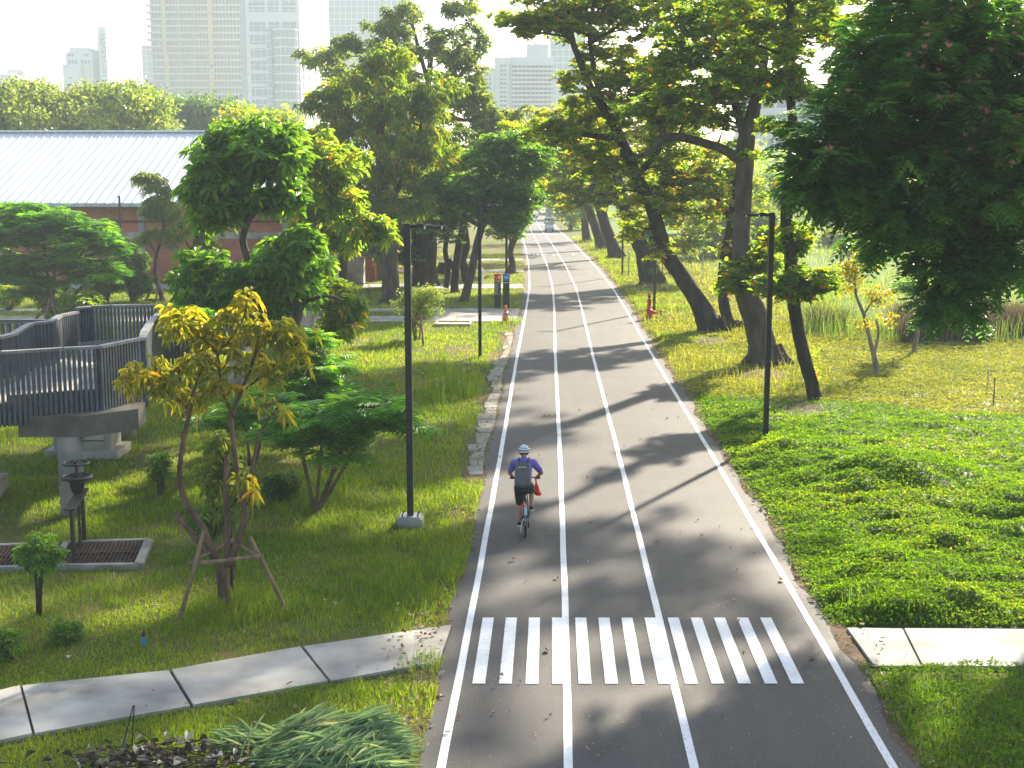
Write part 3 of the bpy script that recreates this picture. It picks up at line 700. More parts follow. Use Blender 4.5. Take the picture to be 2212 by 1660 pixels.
tag(build('dry_reed_bed', rb, M['reed_dry']), 'drooping brown dry reeds at the foot of the marsh', 'reeds', kind='stuff')
# fallen leaves
fl = MB(); n = 1500; Y = sampleY(n, 14.5, 90, 1.3); side = RNG.random(n)
X = np.where(side < .1, RNG.uniform(edgeL(Y), edgeR(Y)), np.where(side < .62, edgeL(Y)+.1-np.abs(RNG.normal(0, .5, n)), np.where(side < .82, edgeR(Y)-.1+np.abs(RNG.normal(0, .4, n)), RNG.uniform(-.4*Y, edgeL(Y)))))
a = RNG.uniform(0, 6.3, n); z = np.where((X > edgeL(Y)) & (X < edgeR(Y)), .02, .07)
leaf_cards(fl, np.stack([X, Y, z+.012], 1), np.stack([np.cos(a), np.sin(a), RNG.uniform(-.1,.25,n)], 1), np.stack([RNG.normal(0,.4,n), RNG.normal(0,.4,n), np.ones(n)], 1), np.where(RNG.random(n) < .2, .12, .055)*RNG.uniform(.5,1.2,n), np.where(RNG.random(n) < .5, .07, .04), RNG.random(n), -.1, .4)
n = 1600; Y = sampleY(n, 14.5, 40, 1.4); X = np.where(RNG.random(n) < .35, edgeR(Y)-np.abs(RNG.normal(0,.4,n)), RNG.uniform(edgeL(Y), edgeR(Y))); a = RNG.uniform(0, 6.3, n)
leaf_cards(fl, np.stack([X, Y, np.full(n, .026)], 1), np.stack([np.cos(a), np.sin(a), np.zeros(n)], 1), np.stack([np.zeros(n), np.zeros(n), np.ones(n)], 1), .022*RNG.uniform(.6,1.5,n), .016, RNG.uniform(.3,1,n), 0, .1)
tag(build('fallen_leaves', fl, M['litter']), 'dry fallen leaves scattered along the road', 'leaf litter', kind='stuff')
# ================================================================ TREES
AG = 'almond trees leaning along the right of the road'
# --- right side, near to far
tree('almond_tree', 'slender dark almond trunk with leafy shoots at mid height, beside the flowering tree', 'tree', 41.3,
     [[(1763,866,17),(1750,815,15),(1733,755,14.5),(1714,650,14),(1708,565,13.5),(1700,500,13),(1700,430,13.5),(1712,345,13),(1716,300,11),(1708,220,10),(1702,120,9),(1708,0,8),(1700,-140,5)]],
     [(1690,60,130,70,0,2.2,9),(1620,130,90,70,-1,1.5,7),(1770,60,90,60,1,1.6,6),(1700,-110,210,90,0,2.8,14),(1520,-170,150,110,-1,3,12),(1820,-190,150,100,-1,3,10),(1905,80,90,70,2,2.5,7),(2020,60,100,80,1,3,6),(2150,40,110,90,0,3,5),(2000,-120,150,100,0,3,7),(2200,-100,130,100,0,3,4),(1690,190,70,40,-.5,1,4),(1740,205,50,35,.5,.9,3),  # crown clusters above the frame and behind the rain tree are added for shade
      (1745,610,62,30,-.3,.7,6),(1690,620,45,28,-.4,.6,4),(1720,420,40,40,.2,.6,3),(1690,520,55,45,.3,.7,4),(1700,290,55,40,.2,.7,3)],
     'almond', 'l_almond', 'bark', .25, 7, 15, .5, .5, AG, dens=2.6, extra=lambda lb, T: rosettes(lb, np.array([tuple(gp(1752,830)+Vector((random.uniform(-.35,.25), random.uniform(-.5,.1), random.uniform(.1,1.2)))) for _ in range(34)]), nrm(RNG.normal(0,1,(34,3))+np.array([0,-.4,.6])), 5, .17, .08, (0,50), RNG.uniform(.4,.9,34)))
tree('almond_tree', 'thickest almond tree with flared root base beside the first right lamp post', 'tree', 49.3,
     [[(1655,803,50),(1652,785,40),(1645,740,30),(1630,680,28),(1608,620,23),(1602,560,20),(1603,470,19),(1608,380,19),(1612,310,19),(1625,250,15),(1645,170,10),(1660,60,7)],
      [(1606,350,12),(1560,322,10),(1515,308,9),(1465,296,9),(1437,296,8),(1425,262,6),(1400,240,4)],
      [(1612,310,12),(1590,230,9),(1560,140,7),(1530,40,5)],[(1437,297,6),(1400,330,4.5),(1360,345,3)]],
     [(1560,60,110,60,0,2.4,10),(1500,160,90,60,-.5,2,9),(1600,180,80,60,0,1.6,7),(1450,230,70,45,-.5,1.6,6),(1540,245,70,40,0,1.4,6),(1580,-90,200,90,0,3,14),(1400,-160,190,100,-1,3.4,14),(1650,-220,200,100,1,3,10),(1790,-40,80,70,10,3,7),(1700,60,70,60,9,3,6),(1640,110,60,60,.5,1.2,5),(1590,330,45,35,.3,.8,3),  # clusters above the frame and set far back are added to shade the ground
      (1600,600,38,30,-.4,.5,5),(1640,575,45,35,-.3,.7,4),(1400,240,60,40,0,1.4,5),(1470,90,80,60,0,2,7)],
     'almond', 'l_almond', 'bark_grey', .25, 7, 15, .52, .5, AG, seg=12, dens=2.7)
tree('almond_tree', 'almond tree leaning left from a wide root base beside the thickest trunk', 'tree', 60.0,
     [[(1542,736,38),(1535,708,27),(1512,660,21),(1478,605,18),(1440,550,17),(1428,515,16),(1408,450,14),(1375,380,12),(1350,320,12),(1318,255,10),(1275,190,9),(1252,130,7),(1235,80,6),(1225,0,4)],
      [(1300,225,7),(1287,170,6),(1277,110,5),(1274,50,4),(1290,-20,3)],[(1375,380,8),(1420,330,6),(1440,280,5)],[(1235,90,5),(1180,40,4),(1110,50,2.5)],[(1340,300,7),(1250,290,5),(1180,275,3)],[(1274,95,4),(1330,60,3.5),(1390,20,3)]],
     [(1120,45,65,30,0,1.5,6),(1190,35,80,45,0,1.8,8),(1270,20,90,50,0,2,9),(1350,20,90,60,0,2,8),(1430,10,80,60,0,2,7),(1300,-90,240,90,0,3.2,14),(1200,285,90,28,0,1.8,7),(1290,270,80,40,0,1.6,7),(1380,220,80,60,0,1.8,8),(1440,320,70,60,0,1.6,7),(1330,360,80,60,.5,1.6,8),(1400,440,70,50,0,1.3,6),(1350,150,60,40,.5,1.4,5),(1450,390,70,40,.4,1.3,6),(1420,540,30,25,-.3,.5,3),(1380,500,40,30,0,.8,3),(1330,140,90,60,0,2,7),(1255,190,50,40,0,1.4,5),(1420,180,80,60,.5,1.8,7),(1300,330,100,60,.5,1.8,7),(1480,250,70,60,.5,1.6,6),(1500,420,60,50,.5,1.4,6),(1240,60,70,40,0,1.6,5),(1560,100,90,80,5,3,8),(1650,10,100,70,6,3,8),(1500,-60,120,80,4,3,8)],  # last clusters, hidden behind the thickest tree's crown, are added to shade the road
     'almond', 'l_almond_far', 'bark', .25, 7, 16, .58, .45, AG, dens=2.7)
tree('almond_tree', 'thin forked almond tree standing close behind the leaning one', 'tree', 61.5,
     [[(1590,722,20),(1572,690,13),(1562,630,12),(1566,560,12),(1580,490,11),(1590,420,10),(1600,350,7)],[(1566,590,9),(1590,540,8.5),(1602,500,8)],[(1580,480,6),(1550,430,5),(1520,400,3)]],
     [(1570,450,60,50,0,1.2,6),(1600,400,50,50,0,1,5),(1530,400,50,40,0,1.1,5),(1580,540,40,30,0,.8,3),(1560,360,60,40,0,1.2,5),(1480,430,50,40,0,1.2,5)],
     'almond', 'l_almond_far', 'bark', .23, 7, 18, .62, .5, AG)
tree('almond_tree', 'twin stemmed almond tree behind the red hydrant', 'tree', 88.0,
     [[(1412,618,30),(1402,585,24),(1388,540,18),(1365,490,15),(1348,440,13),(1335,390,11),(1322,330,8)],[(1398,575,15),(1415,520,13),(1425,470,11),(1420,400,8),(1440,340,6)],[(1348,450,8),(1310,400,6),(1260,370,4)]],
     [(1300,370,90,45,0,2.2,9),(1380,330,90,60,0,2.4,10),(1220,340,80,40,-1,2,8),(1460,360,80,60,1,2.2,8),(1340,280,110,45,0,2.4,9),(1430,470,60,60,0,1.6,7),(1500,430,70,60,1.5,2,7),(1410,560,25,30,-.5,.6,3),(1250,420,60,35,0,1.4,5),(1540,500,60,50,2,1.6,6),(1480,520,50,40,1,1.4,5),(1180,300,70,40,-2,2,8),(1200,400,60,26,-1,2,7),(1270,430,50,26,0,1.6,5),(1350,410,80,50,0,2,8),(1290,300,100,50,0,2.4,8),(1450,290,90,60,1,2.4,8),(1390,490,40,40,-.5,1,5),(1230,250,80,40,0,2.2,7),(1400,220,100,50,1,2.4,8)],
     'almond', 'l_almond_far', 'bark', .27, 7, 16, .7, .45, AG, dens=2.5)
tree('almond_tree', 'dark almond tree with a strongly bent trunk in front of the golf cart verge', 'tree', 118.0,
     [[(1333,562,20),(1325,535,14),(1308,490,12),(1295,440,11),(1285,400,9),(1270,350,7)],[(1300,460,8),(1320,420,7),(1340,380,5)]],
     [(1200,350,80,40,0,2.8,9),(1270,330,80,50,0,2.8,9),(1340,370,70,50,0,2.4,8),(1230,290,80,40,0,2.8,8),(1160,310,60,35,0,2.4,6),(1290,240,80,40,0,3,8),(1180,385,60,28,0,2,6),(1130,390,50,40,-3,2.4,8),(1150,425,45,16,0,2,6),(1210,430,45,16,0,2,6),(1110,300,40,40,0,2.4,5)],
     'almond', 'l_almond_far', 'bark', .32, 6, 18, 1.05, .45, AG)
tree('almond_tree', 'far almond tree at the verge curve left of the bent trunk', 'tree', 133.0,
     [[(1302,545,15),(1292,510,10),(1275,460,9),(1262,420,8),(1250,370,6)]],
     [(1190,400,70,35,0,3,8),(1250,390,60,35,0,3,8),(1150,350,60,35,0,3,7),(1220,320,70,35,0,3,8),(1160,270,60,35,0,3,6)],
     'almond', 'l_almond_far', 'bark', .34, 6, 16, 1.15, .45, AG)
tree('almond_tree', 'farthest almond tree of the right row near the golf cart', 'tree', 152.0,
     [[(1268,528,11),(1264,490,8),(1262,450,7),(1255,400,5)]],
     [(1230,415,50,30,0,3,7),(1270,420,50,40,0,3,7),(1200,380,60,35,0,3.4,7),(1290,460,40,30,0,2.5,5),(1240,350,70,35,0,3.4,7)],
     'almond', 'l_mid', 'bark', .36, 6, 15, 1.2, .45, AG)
for i, (px, D, lab) in enumerate([(1232,185,'bushy green tree hiding a pole beside the golf cart'),(1216,235,'hazy bushy tree beyond the golf cart, right of the plaza'),(1240,275,'pale hazy tree far beyond the golf cart'),(1200,330,'farthest hazy tree over the plaza walkers'),(1085,250,'hazy tree left of the road end, behind the dark canopy'),(1108,330,'dark hazy tree closing the left side of the road end')]):
    h = 75 if i % 2 else 62
    by = 389+7*F/D
    tree('roadside_tree', lab, 'tree', D, [[(px,by,5),(px+2,by-25,4),(px-2,by-60,3)]], [(px,by-h*.75,36,26,0,4,10),(px-10,by-h*1.2,34,24,0,4,9),(px+14,by-h*.45,26,18,0,3,6)], 'small', 'l_mid' if i != 3 else 'l_dark', 'bark_grey', .5, 8, 12, 1.6, .6, 'trees far down the road')
# --- dark flowering rain tree at the right edge
def pinkies(lb, T): pass
rt = tree('rain_tree', 'huge dark tree with small pink blossoms hanging over the bank', 'tree', 24.8,
     [[(2450,1188,52),(2435,1050,42),(2422,840,38),(2400,600,34),(2360,400,30),(2300,250,24),(2240,120,18),(2180,0,10)],[(2350,400,18),(2200,330,12),(2050,300,8),(1900,280,4)],[(2370,470,16),(2240,470,10),(2120,480,7),(2060,560,4)],[(2300,250,14),(2120,150,9),(1950,90,5)]],
     [(2080,120,190,110,0,2.0,26),(1960,200,150,80,-.5,1.6,18),(1860,270,110,70,-1,1.2,12),(2150,290,170,100,-.6,2.0,24),(1960,340,130,70,-.5,1.5,15),(1830,385,100,45,-.8,1.0,9),(1780,345,55,30,-1,.6,4),(2100,420,120,70,-.3,1.4,14),(1950,450,90,45,-.3,1.0,8),(2190,480,90,80,.3,1.2,9),(2060,560,50,50,0,.7,7),(2070,640,38,45,0,.5,6),(2130,540,70,50,0,.8,6),(2250,150,120,160,0,2,16),(1900,130,70,50,-.5,1,6),(2000,20,130,60,.5,1.5,10),(2150,-90,260,90,0,3,18),(1905,500,50,28,0,.6,4),(2560,300,140,120,3,2,12),(2450,200,120,120,1,2,9),(2700,250,140,140,4,2,9)],  # last clusters, off the right edge, are added to shade the near lawn
     'raintree', 'l_rain', 'bark', .44, 4, 8, .46, .75, limb=.05, dens=1.85)
bl = MB(); n = 260
src = np.array([tuple(pd(x, y, 23.5)) for x, y in zip(RNG.uniform(1760, 2212, n), RNG.uniform(40, 560, n))])
crown = [c for c in rt.children if c.name.startswith('crown')][0]
cvv = np.empty(len(crown.data.vertices)*3, np.float32); crown.data.vertices.foreach_get('co', cvv); cvv = cvv.reshape(-1, 3)+np.array(rt.location, np.float32)
pk = cvv[RNG.integers(0, len(cvv), 4000)]; pk = pk[np.argsort(pk[:, 1]-.25*pk[:, 2])[:150]]
rosettes(bl, pk+np.array([0, -.08, .08]), np.tile([[0, -.3, 1.0]], (len(pk), 1)), 7, .085, .03, (20, 80), RNG.random(len(pk)), 0)
build('blossom', bl, M['l_pink'], rt)
# --- left side: big canopy trees
tree('mixed_leaf_tree', 'tall grey trunk tree with golden patches behind the first left lamp', 'tree', 75.0,
     [[(845,660,24),(844,620,19),(842,560,17),(840,500,15),(836,440,13),(826,380,11),(820,320,9),(826,250,7),(830,180,4)],[(836,450,9),(800,430,8),(775,400,6),(750,350,4)],[(836,440,9),(870,390,7),(900,330,5),(910,260,3)],[(822,340,6),(780,280,5),(740,240,3)]],
     [(800,200,80,50,0,2.2,10),(880,240,80,60,-.5,2.2,10),(760,300,80,60,0,2.2,10),(850,330,90,60,-1,2.2,12),(930,330,80,60,0,2.2,10),(780,400,90,50,0,2,10),(870,430,80,45,-.5,1.8,9),(720,220,60,40,0,1.6,6),(700,330,60,60,.5,1.8,7),(950,200,70,50,.5,2,7),(730,460,60,40,0,1.4,5),(840,130,60,40,0,1.6,6)],
     'lance', 'l_gold', 'bark_grey', .34, 7, 12, .60, .7, dens=3.2)
tree('mixed_leaf_tree', 'tallest light green airy tree rising behind the golden patched one', 'tree', 96.0,
     [[(900,640,10),(905,500,12),(910,380,11),(915,280,9),(925,180,7),(935,80,4)],[(915,280,7),(970,200,6),(1010,140,4),(1035,90,2.5)],[(912,330,7),(850,220,5),(800,130,3.5)],[(925,180,5),(900,90,4),(885,30,2)],[(940,240,5),(1000,260,4),(1050,250,3)]],
     [(760,110,45,30,0,2,5),(820,70,45,35,0,2,6),(880,50,45,45,0,2,6),(950,100,60,50,0,2.2,8),(1010,110,50,50,0,2.2,7),(1035,70,28,25,0,1.2,3),(1000,20,40,22,0,1.4,4),(860,140,70,40,0,2.2,8),(980,190,70,45,0,2.2,9),(1030,200,40,40,0,1.8,6),(940,260,80,60,0,2.4,9),(1040,270,50,45,0,2,7),(680,120,40,28,0,1.4,4),(720,160,40,30,0,1.5,4),(800,180,60,40,0,2,6),(1060,330,45,40,0,1.8,5),(1090,250,40,25,0,1.6,4)],
     'whorl', 'l_light', 'bark_grey', .38, 7, 11, .55, .75, dens=3.0)
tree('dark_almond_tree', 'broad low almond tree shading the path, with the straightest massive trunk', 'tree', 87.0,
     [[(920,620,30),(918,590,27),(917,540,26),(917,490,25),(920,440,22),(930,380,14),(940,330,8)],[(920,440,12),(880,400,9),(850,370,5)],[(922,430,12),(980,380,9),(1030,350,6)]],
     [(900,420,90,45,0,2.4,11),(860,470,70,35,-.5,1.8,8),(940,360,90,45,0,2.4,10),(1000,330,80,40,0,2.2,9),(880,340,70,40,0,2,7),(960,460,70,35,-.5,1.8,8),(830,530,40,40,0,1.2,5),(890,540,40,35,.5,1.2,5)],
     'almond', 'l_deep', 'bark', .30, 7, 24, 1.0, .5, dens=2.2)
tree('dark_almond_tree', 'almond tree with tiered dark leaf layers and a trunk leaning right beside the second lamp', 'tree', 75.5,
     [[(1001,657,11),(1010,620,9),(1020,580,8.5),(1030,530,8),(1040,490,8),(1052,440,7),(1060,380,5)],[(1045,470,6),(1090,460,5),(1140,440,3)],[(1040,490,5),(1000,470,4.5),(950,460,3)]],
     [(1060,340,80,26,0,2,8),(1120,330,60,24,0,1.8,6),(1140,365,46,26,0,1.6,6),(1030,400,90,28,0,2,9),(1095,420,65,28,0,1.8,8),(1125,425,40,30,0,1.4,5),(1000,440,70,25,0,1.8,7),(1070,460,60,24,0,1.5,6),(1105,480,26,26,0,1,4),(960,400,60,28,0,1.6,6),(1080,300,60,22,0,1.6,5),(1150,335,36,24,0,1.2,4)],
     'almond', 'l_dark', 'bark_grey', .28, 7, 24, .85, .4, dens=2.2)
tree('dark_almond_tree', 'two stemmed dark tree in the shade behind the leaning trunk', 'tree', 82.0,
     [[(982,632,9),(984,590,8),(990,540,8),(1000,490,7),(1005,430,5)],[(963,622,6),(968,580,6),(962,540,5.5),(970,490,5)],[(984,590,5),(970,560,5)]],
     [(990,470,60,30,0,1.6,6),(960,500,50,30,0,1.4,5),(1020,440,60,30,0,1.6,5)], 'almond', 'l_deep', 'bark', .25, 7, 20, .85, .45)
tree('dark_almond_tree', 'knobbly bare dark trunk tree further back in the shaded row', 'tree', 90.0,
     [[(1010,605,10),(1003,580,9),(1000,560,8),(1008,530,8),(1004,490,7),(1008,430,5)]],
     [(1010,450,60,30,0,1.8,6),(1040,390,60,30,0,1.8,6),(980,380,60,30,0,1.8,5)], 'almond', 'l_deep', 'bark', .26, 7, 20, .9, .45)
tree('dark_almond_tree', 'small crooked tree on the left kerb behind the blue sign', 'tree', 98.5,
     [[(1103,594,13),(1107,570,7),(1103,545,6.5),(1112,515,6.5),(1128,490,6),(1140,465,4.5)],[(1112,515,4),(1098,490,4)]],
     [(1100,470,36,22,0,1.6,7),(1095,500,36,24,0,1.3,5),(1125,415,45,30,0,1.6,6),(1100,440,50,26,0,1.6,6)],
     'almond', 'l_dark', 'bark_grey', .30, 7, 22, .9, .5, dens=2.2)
# --- glossy trees in the middle left
tree('glossy_tree', 'dark glossy double crowned tree held by poles in front of the ramp', 'tree', 37.0,
     [[(612,935,15),(618,860,12),(628,790,11),(638,720,10),(645,660,9),(640,610,7)],[(614,900,10),(585,830,9),(562,760,9),(558,690,8),(552,620,8),(535,560,8),(525,520,8),(535,478,7.5)],[(535,480,6),(500,440,5),(460,400,3.5),(440,360,2)],[(535,478,6),(575,430,5),(620,380,3.5)],[(528,500,5),(540,430,4.5),(545,370,3)],[(560,720,5),(500,660,4),(450,620,3)],[(640,660,5),(700,640,4),(740,650,3)]],
     [(470,340,65,45,0,.9,10),(550,330,70,45,0,1,12),(620,345,55,40,0,.9,8),(440,400,45,35,0,.7,6),(530,410,70,45,.2,.9,9),(610,420,55,40,0,.8,7),(500,290,60,25,0,.7,6),(580,290,55,24,0,.7,6),(460,460,50,35,0,.7,6),
      (430,590,55,40,0,.8,9),(500,600,70,45,0,1,11),(580,580,70,45,0,1,11),(650,560,50,40,0,.8,7),(460,650,65,40,-.2,.8,9),(540,660,60,35,-.2,.8,8),(610,640,60,40,0,.9,8),(400,640,30,30,0,.5,3),(660,530,50,30,0,.7,5)],
     'whorl', 'l_dark', 'bark_grey', .34, 7, 7, .36, .7, dens=1.9)
tree('glossy_tree', 'bright glossy tree with hanging right hand branches, behind the first lamp post', 'tree', 52.3,
     [[(668,768,13),(670,720,11),(668,660,10),(665,600,9),(668,540,9),(672,490,8),(690,430,6)],[(668,560,6),(720,520,5),(780,500,3.5),(830,495,2)],[(672,490,6),(650,420,4.5),(640,350,3)],[(690,430,5),(730,370,4),(760,330,2.5)],[(668,640,5),(710,640,4),(745,660,3)]],
     [(680,330,60,40,0,1.2,8),(740,350,55,40,0,1.2,7),(650,400,55,45,0,1.2,7),(730,430,60,40,0,1.2,8),(690,470,55,40,0,1.1,7),(780,490,50,26,-.3,.8,6),(830,500,30,20,-.3,.5,4),(740,520,50,30,0,.9,5),(620,300,45,28,0,.9,4),
      (715,640,42,32,-6,.7,8),(750,670,38,32,-6,.6,7),(730,700,38,28,-6,.6,6),(700,600,40,30,-4,.7,5)],
     'whorl', 'l_mid', 'bark_pale', .36, 7, 8, .42, .7, dens=2.2)
tree('yellowing_tree', 'yellow leaved small tree propped by crossed wooden poles in the near lawn', 'tree', 20.6,
     [[(486,1330,16),(484,1290,14.5),(480,1245,14),(474,1210,13)],
      [(480,1228,9),(462,1205,8),(430,1172,7.5),(400,1135,6.5),(378,1106,6)],
      [(474,1215,9),(455,1180,8.5),(436,1138,8),(404,1090,7),(388,1040,6.5),(392,980,5.5),(400,935,5.5,.1),(410,890,5),(420,840,3.5),(440,790,2.5)],
      [(488,1225,8),(492,1150,7.5),(489,1090,7),(488,1040,6.5),(490,985,5)],
      [(492,1222,8),(510,1180,8),(529,1120,7.5),(524,1075,6.5),(512,1010,6,.2),(504,955,6,.2),(500,900,5.5,.2),(520,850,4,.3),(550,770,3.5,.3),(560,720,2.5,.3)],
      [(504,900,4.5,.2),(480,840,3.5),(470,770,2.8),(450,720,2)],[(410,890,3.5),(370,850,3,-.2),(310,825,2.2,-.3),(270,815,1.5,-.4)],[(520,850,3,.3),(580,800,2.6,.4),(630,760,2,.4),(655,720,1.5,.4)],[(524,1075,5,.2),(545,1010,4,.3),(560,940,3,.4),(600,880,2,.4)],[(470,770,2.2),(520,700,1.8),(535,650,1.2)]],
     [(290,818,40,20,-.3,.25,5),(345,840,38,24,-.2,.3,4),(380,720,42,45,0,.4,6),(430,700,40,40,0,.4,6),(420,790,45,35,0,.4,6),(480,740,45,40,0,.4,6),(530,690,40,40,.2,.4,6),(535,650,22,20,.2,.2,2),(590,740,45,40,.3,.4,6),(640,720,30,30,.4,.3,4),(560,800,45,30,.2,.4,5),(480,830,40,30,0,.4,4),(420,860,35,28,0,.3,3),(355,780,35,35,-.1,.3,4),(600,880,25,20,.4,.3,2),(545,1060,22,35,.2,.25,3),(470,680,30,30,0,.3,3),(650,770,22,18,.4,.2,2)],
     'lance', 'l_yellow', 'bark_red', .20, 6, 4, .26, .8, limb=.012)
tree('lime_sapling', 'lime green leafy shoots among the stems of the yellow leaved tree', 'tree', 21.4,
     [[(500,1240,3),(498,1150,3),(490,1060,2.5),(480,990,2)]],
     [(480,970,32,28,0,.3,8),(465,1020,28,30,0,.3,7),(505,1030,28,35,.1,.3,8),(520,1075,22,25,.1,.25,4),(460,1075,22,25,0,.25,4)], 'lance', 'l_light', 'bark', .16, 7, 6, .16, .7, limb=.008)
# feather-leaved young trees
def feath(lab, D, base, stems, bl, size=.7, k=5, nr=3, cr=.3, name='feather_leaf_tree', mt='l_feather'):
    T = [[(base[0], base[1], 5)]+[((base[0]*2+s[0])/3+2, (base[1]*2+s[1])/3, 4), (s[0], s[1], 2.2)] for s in stems]
    return tree(name, lab, 'tree', D, T, bl, 'feather', mt, 'bark_red', size, k, nr, cr, .4, limb=.012)
feath('young feathery tree forking low beside the first left lamp post', 27.0, (679,1115), [(650,960),(700,900),(770,900),(820,880),(640,930),(740,960)],
      [(690,900,60,20,0,.6,7),(770,880,60,22,0,.6,8),(830,880,45,18,.1,.5,5),(640,930,40,22,0,.5,4),(740,930,50,20,0,.5,5),(850,910,25,15,.1,.3,3),(700,960,45,18,-.1,.4,4)])
feath('feathery tree with drooping fronds right of the pole-held trunks', 33.5, (655,985), [(660,850),(700,800),(620,860),(690,880)],
      [(680,790,55,25,0,.7,8),(700,850,50,25,0,.7,7),(640,850,50,25,0,.7,6),(600,880,50,22,0,.6,5),(660,740,40,20,.2,.5,4)], .6)
feath('feathery shrub growing under the ramp edge behind the yellow tree', 29.5, (540,1040), [(530,900),(580,880),(490,920)],
      [(540,890,50,22,0,.6,6),(590,880,45,20,0,.6,5),(480,910,40,20,0,.5,4)], .55)
feath('spreading flame tree with bright flat fronds in front of the brick wall', 66.0, (110,692), [(60,560),(120,520),(180,540),(230,560),(20,560),(90,480)],
      [(40,500,60,30,0,1.6,12),(110,480,70,28,0,1.8,13),(180,510,60,28,0,1.6,11),(225,535,26,18,0,1.0,5),(130,560,80,25,0,1.8,11),(40,580,60,25,0,1.6,9),(200,590,50,22,0,1.4,7),(20,455,40,14,.4,1.2,5),(-40,520,60,50,0,1.6,9),(90,620,50,22,0,1.3,5)], .85, 4, 5, .5)
feath('young feathery tree with blue-green oval leaflets behind the ramp rail', 33, (395,975), [(380,680),(420,690)], [(385,680,30,18,0,.5,5),(430,700,30,18,0,.5,4)], .5)
# shrubs by the brick wall
def shrub(name, lab, cat, px, py, rx, ry, by, D, mt, size=.2, nc=12, kind='whorl', nr=16, cr=.35, k=6, stem='bark_grey'):
    D = gp(px, by).y
    T = [[(px-4,by,4),(px-6,(py+by)/2+4,3),(px-rx*.3,py,2)],[(px+2,by,3.5),(px+5,(py+by)/2,3),(px+rx*.3,py-ry*.2,2)],[(px,by,3),(px,py,2)]]
    return tree(name, lab, cat, D, T, [(px,py,rx*.8,ry*.8,0,rx*.8*D/F,nc)], kind, mt, stem, size, k, nr, cr, .8, limb=.012)
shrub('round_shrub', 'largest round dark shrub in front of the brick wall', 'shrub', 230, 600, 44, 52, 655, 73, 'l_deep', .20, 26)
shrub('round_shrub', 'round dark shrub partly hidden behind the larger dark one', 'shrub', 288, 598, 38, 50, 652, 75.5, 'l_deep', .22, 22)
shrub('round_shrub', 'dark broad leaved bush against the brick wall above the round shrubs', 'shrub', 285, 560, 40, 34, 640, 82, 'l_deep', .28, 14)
shrub('leafy_bush', 'large leaved bright bush leaning over the ramp rail', 'bush', 170, 655, 45, 24, 700, 55, 'l_mid', .34, 12, 'whorl', 8, .4)
shrub('leafy_bush', 'light green leafy tuft standing above the bush at the ramp rail', 'bush', 105, 650, 28, 22, 690, 58, 'l_mid', .34, 7, 'whorl', 8, .4)
shrub('leafy_bush', 'pale weedy bush at the far left below the flame tree', 'bush', 20, 640, 35, 22, 672, 68, 'l_mid', .22, 10)
shrub('leafy_bush', 'oleander-like bush of long dark leaves beside the feathery tree', 'bush', 608, 1045, 36, 30, 1090, 25.5, 'l_deep', .17, 14, 'lance', 9, .2, 8)
shrub('leafy_bush', 'small dark bush left of the yellow tree stems', 'bush', 348, 1010, 26, 32, 1075, 27, 'l_dark', .12, 14, 'whorl', 9, .2)
shrub('leafy_bush', 'dark long-leaved bush at the foot of the yellow tree', 'bush', 455, 1120, 40, 40, 1190, 23.0, 'l_deep', .17, 14, 'lance', 8, .2, 7)
shrub('small_round_tree', 'little lollipop tree standing in front of the drain grate', 'tree', 85, 1195, 52, 46, 1330, 20.1, 'l_dark', .12, 34, 'whorl', 6, .17, 6, 'bark')
shrub('leafy_bush', 'rounded bright weed bush below the little lollipop tree', 'bush', 140, 1364, 40, 34, 1386, 18.9, 'l_dark', .075, 30, 'whorl', 9, .13)
shrub('leafy_bush', 'dark ferny bush at the left frame edge', 'bush', 5, 1396, 44, 46, 1425, 18.6, 'l_dark', .08, 26, 'whorl', 9, .15)
shrub('leafy_bush', 'low weed clump on the turf by the forked concrete path', 'bush', 770, 690, 22, 12, 700, 64, 'l_mid', .16, 10)
shrub('leafy_bush', 'spiky rosette plant at the near edge of the forked path', 'bush', 895, 694, 12, 8, 700, 64, 'l_mid', .3, 4, 'lance', 6, .15)
# slender saplings
tree('slender_tree', 'slender crooked sapling with lime crown before the brick wall', 'tree', 76.0,
     [[(350,655,4),(342,620,4),(335,590,3.6),(338,550,3.4),(352,500,3),(350,450,2.6),(335,410,2),(318,378,1.5)],[(352,500,2),(370,470,1.5),(385,450,1)],[(338,550,2),(315,510,1.5)]],
     [(312,382,26,16,0,.6,6),(338,410,26,18,0,.6,6),(345,440,28,20,0,.6,7),(330,465,24,20,0,.5,5),(365,470,24,20,0,.5,5),(320,510,26,16,0,.5,4),(370,510,24,16,0,.5,4)], 'lance', 'l_light', 'bark_grey', .27, 7, 10, .42, .6, limb=.012)
tree('slender_tree', 'thin dry-leaved sapling right of the lime crowned one', 'tree', 78.0,
     [[(428,640,5),(422,590,4.5),(415,550,4),(425,510,3.5),(432,470,2.5)],[(415,550,3),(395,500,2),(385,460,1.4)],[(425,520,2.5),(450,490,1.6)]],
     [(400,455,30,22,0,.6,6),(435,470,28,22,0,.6,6),(390,500,26,20,0,.5,5),(440,520,26,18,0,.5,5)], 'lance', 'l_gold', 'bark', .27, 7, 9, .42, .6, limb=.012)
tree('slender_tree', 'small staked sapling with fresh leaves right of the first left lamp', 'tree', 57.0,
     [[(897,742,4.5),(897,700,4),(905,670,3.5),(925,640,2.5)],[(897,700,2.6),(870,650,2),(855,625,1.4)]],
     [(885,655,28,18,0,.5,7),(920,640,24,16,0,.4,6),(910,675,26,14,0,.4,6),(890,705,14,14,0,.3,4)], 'small', 'l_light', 'bark_grey', .12, 8, 9, .3, .7, limb=.012)
